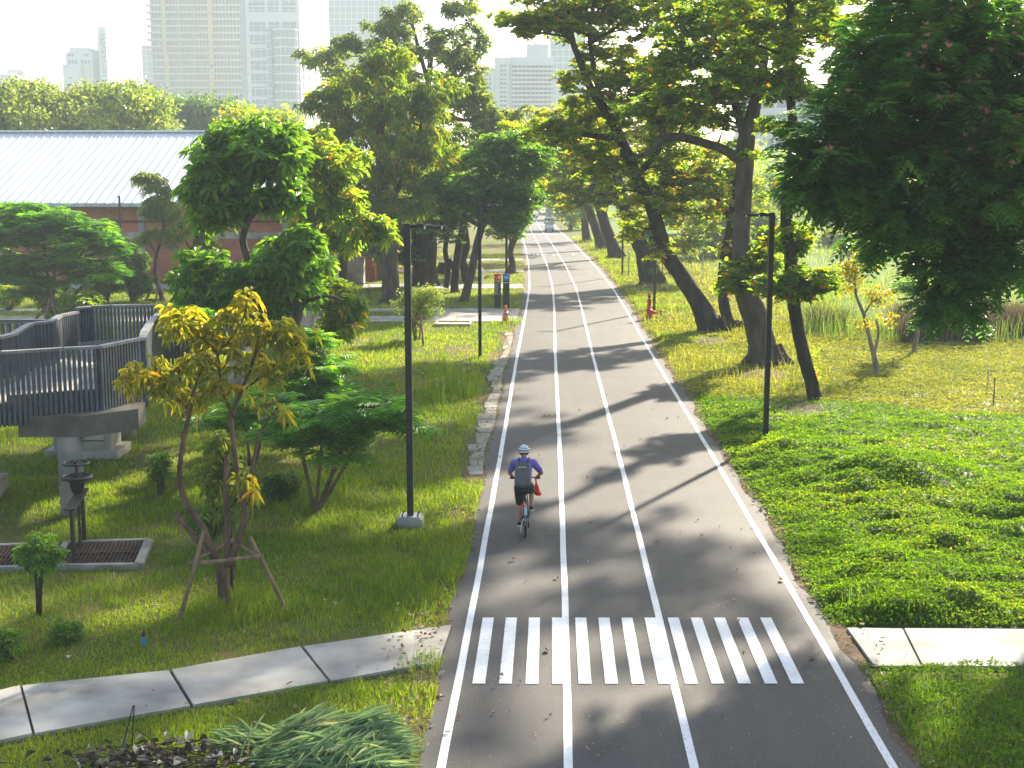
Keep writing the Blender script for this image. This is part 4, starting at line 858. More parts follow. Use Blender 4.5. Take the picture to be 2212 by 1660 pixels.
tree('slender_tree', 'crooked sapling with yellow leaves on the pale creeper slope', 'tree', 46.5,
     [[(1894,818,6.5),(1890,780,6),(1882,745,5),(1872,705,4.5),(1866,680,4),(1850,640,3),(1845,600,2)],[(1888,765,4),(1898,720,3),(1892,690,2)],[(1866,680,2.5),(1885,650,2)]],
     [(1850,585,36,20,0,.5,7),(1870,560,30,14,0,.4,5),(1840,625,22,14,0,.4,3),(1890,640,28,12,0,.4,4),(1868,700,20,10,0,.3,3),(1905,690,18,8,0,.3,2)], 'small', 'l_yellow', 'bark_pale', .13, 7, 7, .25, .6, limb=.01)
tree('slender_tree', 'bare pale trunk sapling below the dark flowering tree', 'tree', 52.6,
     [[(1974,768,6),(1978,735,5.5),(1985,690,5),(1983,640,4),(1990,590,3),(1990,540,2.5)]],
     [(1965,620,22,22,0,.5,4),(1990,560,30,18,0,.5,5)], 'feather', 'l_feather', 'bark_pale', .5, 4, 4, .3, .5, limb=.01)
for px, py, by, lab, D in [(1815,480,580,'thin leafless sapling in the marsh between trunk and dark tree',78),(1832,500,590,'slim twiggy sapling in the marsh, right of the leafless one',76),(2165,560,625,'lone bare stick sapling at the right frame edge',70),(1700,540,610,'little bare sapling behind the slender almond trunk',82)]:
    D = gp(px, by).y
    tree('bare_sapling', lab, 'tree', D, [[(px,by,2.4),(px+2,(py+by)/2,2),(px-2,py,1.2)],[(px+2,(py+by)/2,1.4),(px+12,py+10,.8)],[(px,(py+by)/2+10,1.2),(px-14,py+25,.8)]], [(px,py-6,12,8,0,.4,2)], 'small', 'l_mid', 'bark_pale', .1, 5, 3, .2, limb=.006)
# --- trees behind
def crownset(px, py, rx, ry, n, rng):
    return [(px+rng.uniform(-.75,.75)*rx, py+rng.uniform(-.7,.7)*ry, rx*.42, ry*.36, rng.uniform(-2,2), rx*.03+1.5, n) for _ in range(9)]
rr = random.Random(3)
for px, py, rx, ry, by, D, mt, lab, sz in [
    (60,235,85,62,480,118,'l_light','airy pale green tree behind the white roof at the far left',.5),
    (170,245,70,58,480,124,'l_light','middle pale green tree of the group behind the white roof',.5),
    (268,240,85,58,480,120,'l_light','rounded pale green tree right of the group behind the white roof',.5),
    (445,262,78,40,470,165,'l_deep','dark hazy dome tree in front of the beige tower',.7),
    (570,278,55,26,470,112,'l_gold','yellowish tree top showing above the roof behind the glossy crown',.45)]:
    tree('background_tree', lab, 'tree', D, [[(px,by,7),(px+3,by-90,6),(px-2,py+30,4),(px,py,2.5)],[(px,py+60,4),(px-rx*.5,py,2)],[(px,py+60,4),(px+rx*.5,py,2)]], crownset(px,py,rx,ry,7,rr), 'small', mt, 'bark_grey', sz, 8, 11, .95, .65, 'trees behind the warehouse')
for i, (px, py, rx, ry, D, mt, lab) in enumerate([
    (1590,430,60,50,150,'l_light','pale hazy tree behind the forked almond trunk'),(1690,420,70,60,185,'l_mid','hazy grey-green tree below the banded building'),(1790,430,70,60,210,'l_mid','hazy tree beyond the marsh right of the slender trunk'),
    (1640,470,45,45,130,'l_light','bright bushy tree at the far edge of the marsh'),(1500,470,60,50,170,'l_light','hazy pale tree seen through the almond branches'),(1900,460,70,50,190,'l_mid','hazy tree hidden behind the dark flowering crown'),
    (2050,450,80,60,200,'l_mid','broad hazy tree far behind the hanging dark branch'),(2200,450,80,60,180,'l_mid','hazy tree at the far right frame edge'),(1560,500,30,40,120,'l_light','light green young tree in the marsh by the leaning trunks')]):
    by = 389+7*F/D
    tree('marsh_tree', lab, 'tree', D, [[(px,by,4),(px+2,(by+py)/2,3.5),(px,py,2)]], [(px+rr.uniform(-.6,.6)*rx, py+rr.uniform(-.6,.6)*ry, rx*.5, ry*.42, rr.uniform(-2,2), 2.5, 6) for _ in range(8)], 'small', mt, 'bark_grey', .5, 8, 14, 1.4, .6, 'hazy trees beyond the marsh')
for px, by, rx, ry, mt, lab in [(1702,548,34,26,'l_mid','round marsh bush seen between the slender and the thickest trunk'),(1795,535,40,22,'l_light','low pale marsh bush right of the slender trunk'),(1868,552,36,24,'l_mid','marsh bush standing above the yellow sapling'),(1985,540,46,26,'l_mid','wide marsh bush below the hanging dark crown'),(2095,548,44,30,'l_light','pale feathery marsh bush right of the hanging branch tip'),(2192,538,40,30,'l_mid','dense marsh bush cut by the right frame edge'),(1618,540,26,24,'l_mid','small marsh bush glimpsed between the forked trunks')]:
    D = gp(px, by).y
    tree('marsh_bush', lab, 'bush', D, [[(px,by,3),(px,by-ry*.8,2)],[(px,by-2,2),(px+rx*.4,by-ry,1)]], [(px,by-ry*.8,rx,ry*.8,0,2.2,12),(px+rx*.5,by-ry*.4,rx*.7,ry*.5,0,1.6,6)], 'small', mt, 'bark_grey', .34, 7, 10, .8, .6, 'bushes in the marsh')
fw = MB(); n = 9000
X = np.concatenate([RNG.uniform(25, 400, n//2), RNG.uniform(-320, -14, n//2)]); Y = np.concatenate([RNG.uniform(240, 420, n//2), RNG.uniform(190, 400, n//2)])
hh = 6+9*vnoise(X, Y, 22, 71)+5*vnoise(X, Y, 8, 72); Z = hh*np.sqrt(RNG.random(n))
foliage(fw, 'small', np.stack([X, Y, Z], 1), np.stack([X, Y, Z-1], 1), 1.5, 1.3, 7)
tag(build('far_wood', fw, M['l_mid']), 'hazy wood closing the park far away', 'wood', kind='stuff')
# no separate shade trees; unseen crown clusters added above throw the dappled shade
# ================================================================ STREET FURNITURE
def lamp(name, label, base, h, arm, blockbase=True, plate=True):
    """square black post with a bracket arm and a flat head pointing along arm (+1 right, -1 left)"""
    r = thing(name, label, 'street lamp', base, 'black lamp posts along the cycle road'); x, y = base[0], base[1]
    z0 = .22 if plate else .0
    build('post', MB().box((x,y,(h+z0)/2), (.13,.13,h-z0)).box((x,y,h-.22), (.145,.145,.3)), M['black'], r)
    a = MB().tube([(x+arm*.06,y,h-.06),(x+arm*.26,y,h-.055)], .042, 8)
    build('arm', a, M['black'], r)
    hd = MB().box((x+arm*.26,y,h-.05), (.14,.11,.10)).box((x+arm*.55,y,h-.08), (.46,.22,.045)).box((x+arm*.42,y,h-.048), (.2,.16,.03))
    for i in range(20): hd.box((x+arm*(.44+.017*i),y,h-.05), (.006,.18,.025))
    build('lamp_head', hd, M['black'], r)
    for q in (.36, .70): build('reflector', MB().box((x+arm*q,y-.114,h-.08), (.03,.006,.055)), M['white'], r)
    if plate:
        build('footing', MB().sup((x,y,.09), (.27,.27,.11), .25, n=24, m=10), M['concrete_old'], r)
        pl = build('base_plate', MB().box((x,y,.208), (.42,.42,.016)), M['galv'], r)
        for sx in (-1,1):
            for sy in (-1,1): build('bolt', MB().lathe([(.02,.21),(.02,.24),(.011,.24),(.011,.275)], (x+sx*.16,y+sy*.13,0), n=8), M['rust'], pl)
    return r
lamp('street_lamp', 'nearest lamp post on the left lawn, standing on a bolted concrete footing', gp(887,1135), 6.15, 1)
lamp('street_lamp', 'lamp post on the left lawn just before the forked path', gp(1037,773), 6.1, 1, plate=False)
lamp('street_lamp', 'lamp post rising right behind the blue bicycle sign', gp(1094,652), 6.0, 1, plate=False)
lamp('street_lamp', 'distant lamp post behind the crooked kerb tree on the left', gp(1102,592), 6.0, 1, plate=False)
lamp('street_lamp', 'nearest lamp post on the right bank in the bright creeper', gp(1653,957), 6.15, -1, plate=False)
lamp('street_lamp', 'lamp post beside the red hydrant on the right', gp(1413,672), 6.1, -1, plate=False)
lamp('street_lamp', 'thin far lamp post between the twin stemmed and bent almond trees', gp(1344,597), 6.1, -1, plate=False)
lamp('street_lamp', 'far lamp post left of the bent almond trunk', gp(1262,524), 6.1, -1, plate=False)
lf = lamp('street_lamp', 'farthest lamp post, with a blue band, beside the golf cart', gp(1242,491), 6.1, -1, plate=False); c = gp(1242,491)
build('band', MB().box((c.x,c.y,1.7), (.137,.137,1.9)), M['signblue'], lf)
# information bollards
def bollard(name, label, base, kind):
    r = thing(name, label, 'sign', base); x, y = base[0], base[1]
    build('post', MB().box((x,y,.78), (.36,.13,1.56)), M['black'], r)
    p = build('sign_panel', MB().box((x,y,1.73), (.37,.135,.36)), M['signred' if kind == 'r' else 'signblue'], r); f = y-.071
    if kind == 'r':
        ic = MB()
        ic.bar((x-.12,f,1.78),(x-.06,f,1.66),.012,.008).bar((x-.06,f,1.66),(x-.02,f,1.76),.012,.008).bar((x-.02,f,1.70),(x+.03,f,1.78),.03,.008)
        ic.box((x+.10,f,1.72), (.055,.008,.15)).box((x+.065,f,1.685), (.05,.008,.07)).lathe([(.022,-.004),(.022,.004)], (x+.10,f,1.82), (0,1,0), 10)
        build('pictogram', ic, M['white'], p)
        tx = MB()
        for i in range(9): tx.box((x-.115+.029*i,f,1.52), (.02,.008,.035 if i % 3 else .042))
        build('lettering', tx, M['white'], r)
        build('stripe', MB().box((x,f,1.425), (.362,.010,.035)), M['signred'], r)
        tl = MB()
        for k in range(5):
            z = 1.33-.125*k
            tl.box((x-.125,f,z), (.035,.008,.045)).box((x-.03+.02*(k < 2),f,z+.013), (.10+.06*(k < 2),.008,.014)).box((x-.035,f,z-.018), (.09,.008,.014))
        build('direction_list', tl, M['white'], r)
    else:
        ic = MB()
        for sx in (-.075, .075): ic.torus((x+sx,f,1.70), .052, .007, (0,1,0), 20, 5)
        for a, b in (((-.075,1.70),(-.03,1.77)),((-.03,1.77),(.05,1.77)),((-.03,1.77),(0,1.70)),((0,1.70),(.05,1.77)),((.075,1.70),(.045,1.80)),((.045,1.80),(.02,1.80)),((-.075,1.70),(0,1.70)),((-.03,1.77),(-.04,1.80))):
            ic.bar((x+a[0],f,a[1]),(x+b[0],f,b[1]),.010,.010)
        ic.box((x+.10,f,1.855), (.014,.008,.055)).box((x+.118,f,1.868), (.026,.008,.026))
        build('pictogram', ic, M['white'], p)
        build('stripe', MB().box((x,f,1.43), (.362,.010,.035)), M['teal'], r)
    return r
bollard('sign_bollard', 'black bollard sign with red panel and list of white lines', gp(1075,667), 'r')
bollard('sign_bollard', 'black bollard sign with blue bicycle panel by the path', gp(1093.5,667), 'b')
c = gp(1092,698); r = thing('traffic_cone', 'faded orange traffic cone standing at the forked path corner', 'traffic cone', c)
build('cone', MB().lathe([(.185,.03),(.15,.25),(.115,.5),(.06,.84),(.045,.88),(.03,.88)], c, n=20), M['orange'], r, True)
build('base', MB().sup((c.x,c.y,.02), (.24,.24,.025), .2), M['orange'], r)
build('reflective_band', MB().lathe([(.137,.42),(.113,.56)], c, n=20), M['galv'], r, True)
# hydrant
c = gp(1402,690); x, y = c.x, c.y; r = thing('fire_hydrant', 'red standpipe hydrant with side valve wheel near the road', 'hydrant', c)
build('body', MB().lathe([(.10,0),(.10,.12),(.17,.13),(.17,.2),(.13,.21),(.13,.42),(.19,.43),(.19,.48),(.105,.49),(.10,1.0),(.11,1.0),(.11,1.04),(.04,1.04)], c, n=16), M['red'], r, True)
o = build('outlet', MB().tube([(x,y,1.03),(x,y,1.22)], .05, 10).lathe([(.07,-.09),(.07,.05)], (x,y-.02,1.14), (0,1,0), 14).torus((x,y-.11,1.14), .055, .016, (0,1,0), 14, 6), M['rust'], r)
build('cap', MB().lathe([(.085,1.24),(.085,1.30),(.05,1.37),(.03,1.38)], (x-.01,y,0), n=12), M['red'], r)
vb = build('valve_branch', MB().tube([(x+.1,y,.33),(x+.24,y,.33),(x+.36,y,.33),(x+.42,y,.33)], [.10,.10,.06,.05], 10).tube([(x+.4,y,.38),(x+.55,y,.38)], .012, 5).tube([(x+.4,y,.28),(x+.55,y,.28)], .012, 5).tube([(x+.4,y,.33),(x+.62,y,.33)], .014, 6), M['red'], r)
build('hand_wheel', MB().torus((x+.60,y,.33), .14, .016, (1,0,0), 20, 6).bar((x+.60,y-.14,.33),(x+.60,y+.14,.33),.02,.02).bar((x+.60,y,.19),(x+.60,y,.47),.02,.02), M['rust'], r)
# manhole, bike rack, bent pipe hoop, railing, stump
def slabm(name, label, cat, px, py, w, d, h):
    p = gp(px, py); r = thing(name, label, cat, p)
    build('concrete_rim', MB().bx(p.x-w/2,p.x+w/2,p.y-d/2,p.y-d/2+.12,-.05,h).bx(p.x-w/2,p.x+w/2,p.y+d/2-.12,p.y+d/2,-.05,h).bx(p.x-w/2,p.x-w/2+.12,p.y-d/2+.12,p.y+d/2-.12,-.05,h).bx(p.x+w/2-.12,p.x+w/2,p.y-d/2+.12,p.y+d/2-.12,-.05,h), M['concrete_old'], r)
    build('cover', MB().bx(p.x-w/2+.12,p.x+w/2-.12,p.y-d/2+.12,p.y+d/2-.12,-.05,h-.05), M['concrete'], r)
slabm('manhole', 'square concrete manhole frame in the lawn before the forked path', 'manhole', 979, 703, 1.75, 1.6, .14)
c = gp(1042, 622); r = thing('bicycle_rack', 'pale bent pipe bicycle stand behind the leaning trunk', 'bicycle rack', c)
for k in (0, .35): build('hoop', MB().tube([(c.x-.1+k*.2,c.y+k,0),(c.x+k*.2,c.y+k,.7),(c.x+.02+k*.2,c.y+k,1.15),(c.x-.14+k*.2,c.y+k,1.3),(c.x-.26+k*.2,c.y+k,1.2)], .035, 7), M['white'], r)
c = gp(785, 648); r = thing('metal_railing', 'low dark metal railing by the path left of the tall grey trunk', 'railing', c)
build('frame', MB().tube([(c.x-1.2,c.y,0),(c.x-1.2,c.y,.95),(c.x+.35,c.y,.95),(c.x+.35,c.y,0)], .03, 6), M['black'], r)
build('bars', MB().bar((c.x-1.2,c.y,.45),(c.x+.35,c.y,.45),.025,.025).bar((c.x-.4,c.y,0),(c.x-.4,c.y,.95),.03,.03), M['black'], r)
c = gp(958, 592); build('tree_stump', MB().tube([(c.x,c.y,-.05),(c.x,c.y,.3),(c.x+.05,c.y,.85)], [.6,.48,.42], 12, jag=.08), M['bark'], loc=c).name = 'tree_stump'
tag(bpy.data.objects['tree_stump'], 'dark sawn tree stump right of the massive straight trunk', 'stump')
# poles in the background
for px, D, h, lab in ((1182.5,232,5.2,'grey concrete post behind the golf cart roof'),(1189,232,5.2,'thinner grey post just right of the concrete post')):
    p = pd(px, 472, D); p.z = 0
    r = thing('concrete_post', lab, 'post', p); build('shaft', MB().tube([(p.x,p.y,-.05),(p.x,p.y,h)], [.32 if px < 1185 else .22,.26 if px < 1185 else .18], 10), M['galv'], r); build('foot', MB().bx(p.x-.5,p.x+.5,p.y-.5,p.y+.5,-.05,.25), M['concrete_old'], r)
for px, py, h, lab in ((1518,592,1.9,'thin galvanised post right of the hydrant tree'),(1358,600,1.8,'short galvanised post beside the far lamp post')):
    p = gp(px, py); r = thing('marker_post', lab, 'post', p)
    build('pipe', MB().tube([(p.x,p.y,-.05),(p.x,p.y,h)], .045, 8), M['galv'], r); build('cap', MB().lathe([(.055,h),(.055,h+.06),(.02,h+.08)], (p.x,p.y,0), n=8), M['white'], r)
# little stakes
for px, y0, y1, col, lab in ((2008-80,772,800,'timber','short wooden stake in the pale creeper'),(2132,795,848,'galv','thin pale stake standing right of the yellow sapling'),(2145,815,880,'timber','brown stake in the creeper beside the thin pale one'),(2183,720,750,'galv','leaning white stake at the foot of the dry reeds')):
    p = gp(px, y1); h = (y1-y0)*p.y/F
    tag(build('stake', MB().tube([(p.x,p.y,-.05),(p.x+(.1 if px == 2183 else .01),p.y,h/2),(p.x+(.0 if px != 2183 else -.06),p.y,h)], .022, 6), M[col], loc=p), lab, 'stake')
# ---- tree supports of wooden poles
def supports(label, px, py, feet, top, bars, D=None, rad=.035):
    c = gp(px, py); r = thing('tree_support', label, 'tree support', c)
    for (fx, fy), (tx, ty) in zip(feet, top):
        f = gp(fx, fy); t_ = pd(tx, ty, (f.y+c.y)/2 if D is None else D); f.z = -.04
        build('leg', MB().tube([f, f.lerp(t_, .5)+Vector((.01,.01,0)), t_], [rad*1.15, rad, rad*.85], 7, jag=.1), M['timber'], r)
    for a, b in bars:
        p = pd(a[0], a[1], c.y+(a[2] if len(a) > 2 else -.15)); q = pd(b[0], b[1], c.y+(b[2] if len(b) > 2 else -.15))
        build('crossbar', MB().tube([p, p.lerp(q, .5)+Vector((0,0,-.01)), q], [rad*.95, rad, rad*.9], 7, jag=.1), M['timber'], r)
supports('weathered pole frame propping the yellow leaved tree', 485, 1325, [(384,1345),(622,1326),(503,1250)], [(440,1148),(540,1160),(506,1170)], [((407,1219,-.22),(568,1201,-.22)),((420,1210,-.2),(505,1168,.5)),((560,1205,-.2),(495,1166,.5))])
supports('pole frame around the two trunks of the double crowned tree', 616, 931, [(575,925),(655,925),(640,960)], [(608,800),(628,800),(622,810)], [((585,860),(660,850)),((590,825),(650,818))], rad=.04)
supports('pole frame with rungs around the pale trunk by the ramp end', 668, 765, [(640,768),(702,775),(688,760)], [(660,665),(676,670),(668,680)], [((645,725),(700,715)),((642,752),(710,765)),((650,690),(690,688))], rad=.045)
supports('wooden frame round the staked sapling near the first left lamp', 897, 742, [(875,740),(915,750),(880,752),(905,735)], [(880,683),(908,683),(890,690),(910,690)], [((872,682),(918,684)),((872,690),(922,688)),((888,688),(913,712))], rad=.045)
supports('pole frame under the flame tree behind the ramp', 110, 692, [(92,705),(125,700),(75,690)], [(108,645),(112,645),(110,650)], [((90,660),(128,658)),((85,650),(125,652))], rad=.07)
supports('pole frame leaning on the lime crowned sapling', 345, 650, [(315,650),(335,655),(355,652)], [(333,598),(345,598),(338,600)], [((318,632),(355,634)),((325,606),(352,608)),((312,648),(350,647))], rad=.06)
supports('dark pole frame in the marsh verge behind the hydrant lamp', 1440, 600, [(1432,608),(1452,606)], [(1430,560),(1434,560)], [((1430,592),(1446,590))], rad=.06)
# ---- valve stand and drain grate
def grate(label, corners, name='drain_grate'):
    a, b, c_, d = [gp(*p) for p in corners]               # near-left, near-right, far-right, far-left
    ctr = (a+b+c_+d)/4; r = thing(name, label, 'drain grate', ctr)
    build('pit_floor', MB().prism([(p.x,p.y) for p in (a,b,c_,d)], .008, .02), M['joint'], r)
    rim = MB()
    for p, q in ((a,b),(c_,d),(b,c_),(d,a)): rim.bar(p+Vector((0,0,.05)), q+Vector((0,0,.05)), .16 if p in (b,) else .12, .12)
    build('concrete_rim', rim, M['concrete_old'], r)
    n = int((b-a).length/.072); br = MB()
    for i in range(1, n):
        s = i/n; p = a.lerp(b, s); q = d.lerp(c_, s); m_ = p.lerp(q, .5)
        br.bar(p.lerp(q, .03)+Vector((0,0,.07)), p.lerp(q, .47)+Vector((0,0,.07)), .022, .05).bar(p.lerp(q, .53)+Vector((0,0,.07)), p.lerp(q, .97)+Vector((0,0,.07)), .022, .05)
    br.bar(a.lerp(d,.5)+Vector((0,0,.07)), b.lerp(c_,.5)+Vector((0,0,.07)), .05, .06)
    build('bars', br, M['rust'], r)
grate('iron drain grate under the double valve wheel stand', [(112,1232),(300,1230),(322,1176),(145,1181)])
grate('iron drain grate at the left edge behind the little lollipop tree', [(-110,1240),(88,1234),(118,1184),(-70,1190)])
f0 = gp(161, 1226); f1 = gp(183, 1178); c = (f0+f1)/2; r = thing('valve_stand', 'black steel valve stand carrying two stacked hand wheels', 'valve stand', c)
zt = 1.08
for f in (f0, f1): build('leg', MB().bar((f.x,f.y,.0),(f.x,f.y,zt),.11,.05), M['black'], r)
build('top_plate', MB().bar((f0.x,f0.y-.1,zt+.02),(f1.x,f1.y+.1,zt+.02),.2,.03), M['black'], r)
wx, wy = f1.x+.0, f1.y-.25
build('spindle', MB().tube([(wx,wy,0),(wx,wy,zt+.62)], .03, 8), M['rust'], r)
build('gearbox', MB().lathe([(.10,zt+.03),(.12,zt+.1),(.15,zt+.2),(.15,zt+.28),(.09,zt+.3)], (wx,wy,0), n=16), M['black'], r)
for zz, R_w, q in ((zt+.33,.27,.035),(zt+.60,.235,.022)):
    hw = MB().torus((wx,wy,zz), R_w, q, (0,0,1), 28, 8)
    for k in range(5):
        a = k*2*math.pi/5+.3; hw.bar((wx,wy,zz),(wx+R_w*math.cos(a),wy+R_w*math.sin(a),zz),.035,.02)
    hw.lathe([(.05,-.04),(.05,.04)], (wx,wy,zz), n=10)
    build('hand_wheel', hw, M['black'], r)
# ---- concrete utility cabinet under the ramp
a = gp(165, 985); b = gp(262, 985); yb = 32.6; x1 = gp(248, 985).x; x0 = x1-1.45
c = Vector(((x0+x1)/2, yb, 0)); r = thing('utility_cabinet', 'cream utility cabinet in a concrete surround under the ramp', 'cabinet', c)
build('plinth', MB().bx(x0-.2,x1+.2,yb-.25,yb+1.0,-.05,.22), M['concrete'], r)
build('surround', MB().bx(x1-.16,x1,yb-.05,yb+.8,.22,1.5).bx(x0,x0+.16,yb-.05,yb+.8,.22,1.5).bx(x0+.16,x1-.16,yb+.7,yb+.8,.22,1.5).bx(x0-.02,x1+.02,yb-.08,yb+.85,1.5,1.62).bx(x0+.16,x1-.16,yb-.05,yb+.7,.22,.42), M['concrete'], r)
for k, (u0, u1) in enumerate(((x0+.17,(x0+x1)/2-.03),((x0+x1)/2+.03,x1-.2))):
    dr = build('door', MB().bx(u0,u1,yb+.02,yb+.06,.46,1.46), M['cream'], r)
    build('handle', MB().bx(u1-.06,u1-.03,yb-.01,yb+.02,.8,1.05), M['galv'], dr)
build('back_box', MB().bx(x0+.165,x1-.165,yb+.07,yb+.68,.43,1.49), M['cream'], r)
tag(build('loose_panel', MB().box((x0+.42,yb-.18,.78), (.5,.03,1.05), .12, rx=.12), M['cream'], loc=(x0+.42,yb-.18,.22)), 'loose cream panel leaning on the utility cabinet', 'panel')
p = gp(10, 1090); tag(build('concrete_block', MB().box((p.x-1.5,p.y+.6,.2), (2.4,1.0,.45), .12), M['concrete_old'], loc=(p.x-1,p.y+.6,0)), 'stained concrete block at the left frame edge', 'block')
# small near things
p = gp(311, 1396); r = thing('pipe_stub', 'short blue plastic pipe stub in the grass', 'pipe', p)
build('pipe', MB().tube([(p.x,p.y,-.03),(p.x,p.y,.15)], .028, 10), M['blue_pipe'], r); build('cap', MB().lathe([(.030,.15),(.030,.18),(.020,.185),(.020,.22)], (p.x,p.y,0), n=10), M['rust'], r)
p = gp(327, 1398); q = pd(345, 1316, p.y-.1); tag(build('stick', MB().tube([p, p.lerp(q,.5)+Vector((.01,0,0)), q], [.012,.011,.008], 6), M['timber'], loc=p), 'bare pale stick poking out of the grass beside the blue pipe', 'stick')
p = gp(262, 1625); q = pd(288, 1524, p.y); s_ = pd(285, 1616, p.y+.1); tag(build('bent_rod', MB().tube([p, q, q+Vector((.01,0,-.01)), s_], .008, 6), M['rust'], loc=p), 'bent rusty iron rod sticking up before the concrete path', 'rod')
# pile of cut reeds and debris
pl = MB(); n = 1500; c = gp(700, 1652)
for (ox, oy, rr_, hh, cnt, az0, saz, L) in ((-.15,.15,.6,.6,900,1.0,.3,.8),(.5,.15,.45,.62,700,.75,.35,.75),(-.85,.5,.6,.15,160,2.6,.5,.7),(.1,-.4,.8,.6,600,.9,.6,.9)):
    rad = np.sqrt(RNG.random(cnt)); a = RNG.uniform(0, 6.3, cnt); X = c.x+ox+rr_*rad*np.cos(a); Y = c.y+oy+rr_*.55*rad*np.sin(a)
    Z = hh*(1-rad**2)*RNG.random(cnt)+.05; d = az0+RNG.normal(0, saz, cnt); Ls = L*RNG.uniform(.5, 1.1, cnt)
    D = nrm(np.stack([np.cos(d), np.sin(d), RNG.normal(.12, .18, cnt)], 1))
    P = np.stack([X, Y, Z], 1)-D*Ls[:, None]*.5; P[:, 2] = np.maximum(P[:, 2], .04)
    leaf_cards(pl, P, D, nrm(RNG.normal(0, 1, (cnt, 3))+np.array([0,0,1.2])), Ls, .015*RNG.uniform(.7,1.8,cnt), np.clip(RNG.beta(2,2.4,cnt), 0, 1), .12, .25)
tag(build('cut_reed_pile', pl, M['cutreed'], loc=(c.x,c.y,0)), 'heap of freshly cut green reeds beside the road', 'reed pile')
db = MB(); c = gp(360, 1660); n = 260
X = c.x+RNG.normal(0,.62,n); Y = c.y+RNG.normal(0,.22,n); Z = np.abs(RNG.normal(0,.10,n))*np.exp(-((X-c.x)/.8)**2)+.06; a = RNG.uniform(0,6.3,n)
leaf_cards(db, np.stack([X,Y,Z],1), np.stack([np.cos(a),np.sin(a),RNG.normal(.0,.18,n)],1), nrm(RNG.normal(0,.5,(n,3))+np.array([0,0,1])), RNG.uniform(.06,.16,n), RNG.uniform(.04,.11,n), np.clip(RNG.random(n)**1.2,0,1), -.2, .7)
for i in range(70):
    p = Vector((c.x+random.gauss(-.1,.55), c.y+random.gauss(0,.2), random.uniform(.05,.22))); d = Vector((random.uniform(-1,1), random.uniform(-.4,.4), random.uniform(-.1,.25)))*random.uniform(.2,.5)
    db.tube([p-d, p+Vector((0,0,.02)), p+d], [.008,.007,.004], 5, tint=random.uniform(0,.25))
tag(build('debris_pile', db, M['debris'], loc=(c.x,c.y,0)), 'pile of dark twigs and withered grey leaves', 'debris pile')

# ================================================================ RAMP
ZR = 3.55; ZD = 2.45
near = [gp(*p, ZR) for p in ((-420,792),(-120,768),(0,759),(136,751),(214,747),(294,731),(308,729),(312,715),(322,699),(331,689),(341,679),(352,668),(402,666))]
left = [gp(*p, ZR) for p in ((-420,778),(-120,742),(0,727),(30,719),(58,702),(70,697),(108,693),(128,681),(164,673))]
back = [gp(*p, ZR) for p in ((168,664.5),(200,661),(240,659),(320,658.3),(398,657.5))]
e0 = Vector((-7.5,58,ZR)); e1 = Vector((-9.0,58,ZR))
def zoff(Y): return -max(0.0, min(1, (Y-36.5)/21.5))*2.25
root = thing('pedestrian_ramp', 'winding raised walkway with slatted grey steel railings', 'ramp', (near[2].x, near[2].y, 0))
def resample(P, st):
    out = [P[0]]; 
    for a, b in zip(P[:-1], P[1:]):
        n = max(1, int((b-a).length/st))
        out += [a.lerp(b, (i+1)/n) for i in range(n)]
    return out
def rail(pts, zlo, name='railing', slat=.056, pitch=.098):
    sl = MB(); cap = MB(); Q = resample(pts, pitch)
    for a, b in zip(Q[:-1], Q[1:]):
        d = (b-a).normalized(); zo = zoff(a.y)
        p = Vector((a.x,a.y,0)); m_ = Vector((d.y,-d.x,0))*.06
        V = []
        for z in (zlo+zo, ZR-.06+zo):
            for s1, s2 in ((-1,-1),(1,-1),(1,1),(-1,1)): V.append(tuple(p+d*(slat/2*s1)+m_*s2+Vector((0,0,z))))
        sl.add(V, np.array([[0,3,2,1],[4,5,6,7],[0,1,5,4],[1,2,6,5],[2,3,7,6],[3,0,4,7]]))
    Q2 = resample(pts, .8)
    for a, b in zip(Q2[:-1], Q2[1:]):
        za = Vector((0,0,zoff(a.y)-.03)); zb = Vector((0,0,zoff(b.y)-.03)); d = (b-a).normalized()*.02
        cap.bar(a+za-d, b+zb+d, .17, .06)
    r = build(name, sl, M['slate'], root); build('handrail', cap, M['capmetal'], r); return r
rail(near, 1.98); rail(left, 2.3); rail(back, 2.3)
rail([near[-1], e0], 2.25, pitch=.14); rail([back[-1], e1], 2.25, pitch=.14)
dk = MB(); inn = lambda P: [(p.x, p.y) for p in P]
poly = [(p.x,p.y+.16) for p in near[:6]]+[(p.x-.12,p.y+.1) for p in near[6:]]+[(p.x,p.y) for p in back[::-1]]+inn(left[::-1])
dk.prism(poly, ZD-.28, ZD)
dp = [near[-1], e0, e1, back[-1]]
V = [(p.x,p.y,ZD+zoff(p.y)-.02) for p in dp]+[(p.x,p.y,max(-.05,ZD+zoff(p.y)-.3)) for p in dp]
dk.add(V, [np.array([[0,1,2,3]]), np.array([[7,6,5,4],[0,4,5,1],[1,5,6,2],[2,6,7,3],[3,7,4,0]])])
build('deck', dk, M['concrete'], root)
for P in (left, back, near[2:6]):
    sgn = Vector((0,-.14,0)) if P is left or P is back else Vector((0,.32,0))
    kb = MB()
    for a, b in zip(P[:-1], P[1:]): kb.bar(Vector((a.x,a.y,ZD+.07))+sgn, Vector((b.x,b.y,ZD+.07))+sgn, .14, .14)
    build('kerb', kb, M['concrete_old'], root)
pc = gp(150, 1122)
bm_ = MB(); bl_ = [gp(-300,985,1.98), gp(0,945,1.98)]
q = gp(300,925,1.75); bm_.prism([(pc.x-1.0,pc.y+.12),(pc.x+.4,pc.y+.15),(q.x,q.y),(q.x-.1,q.y+.9),(pc.x+.3,pc.y+1.5),(pc.x-1.0,pc.y+1.2)], 1.72, 2.165)
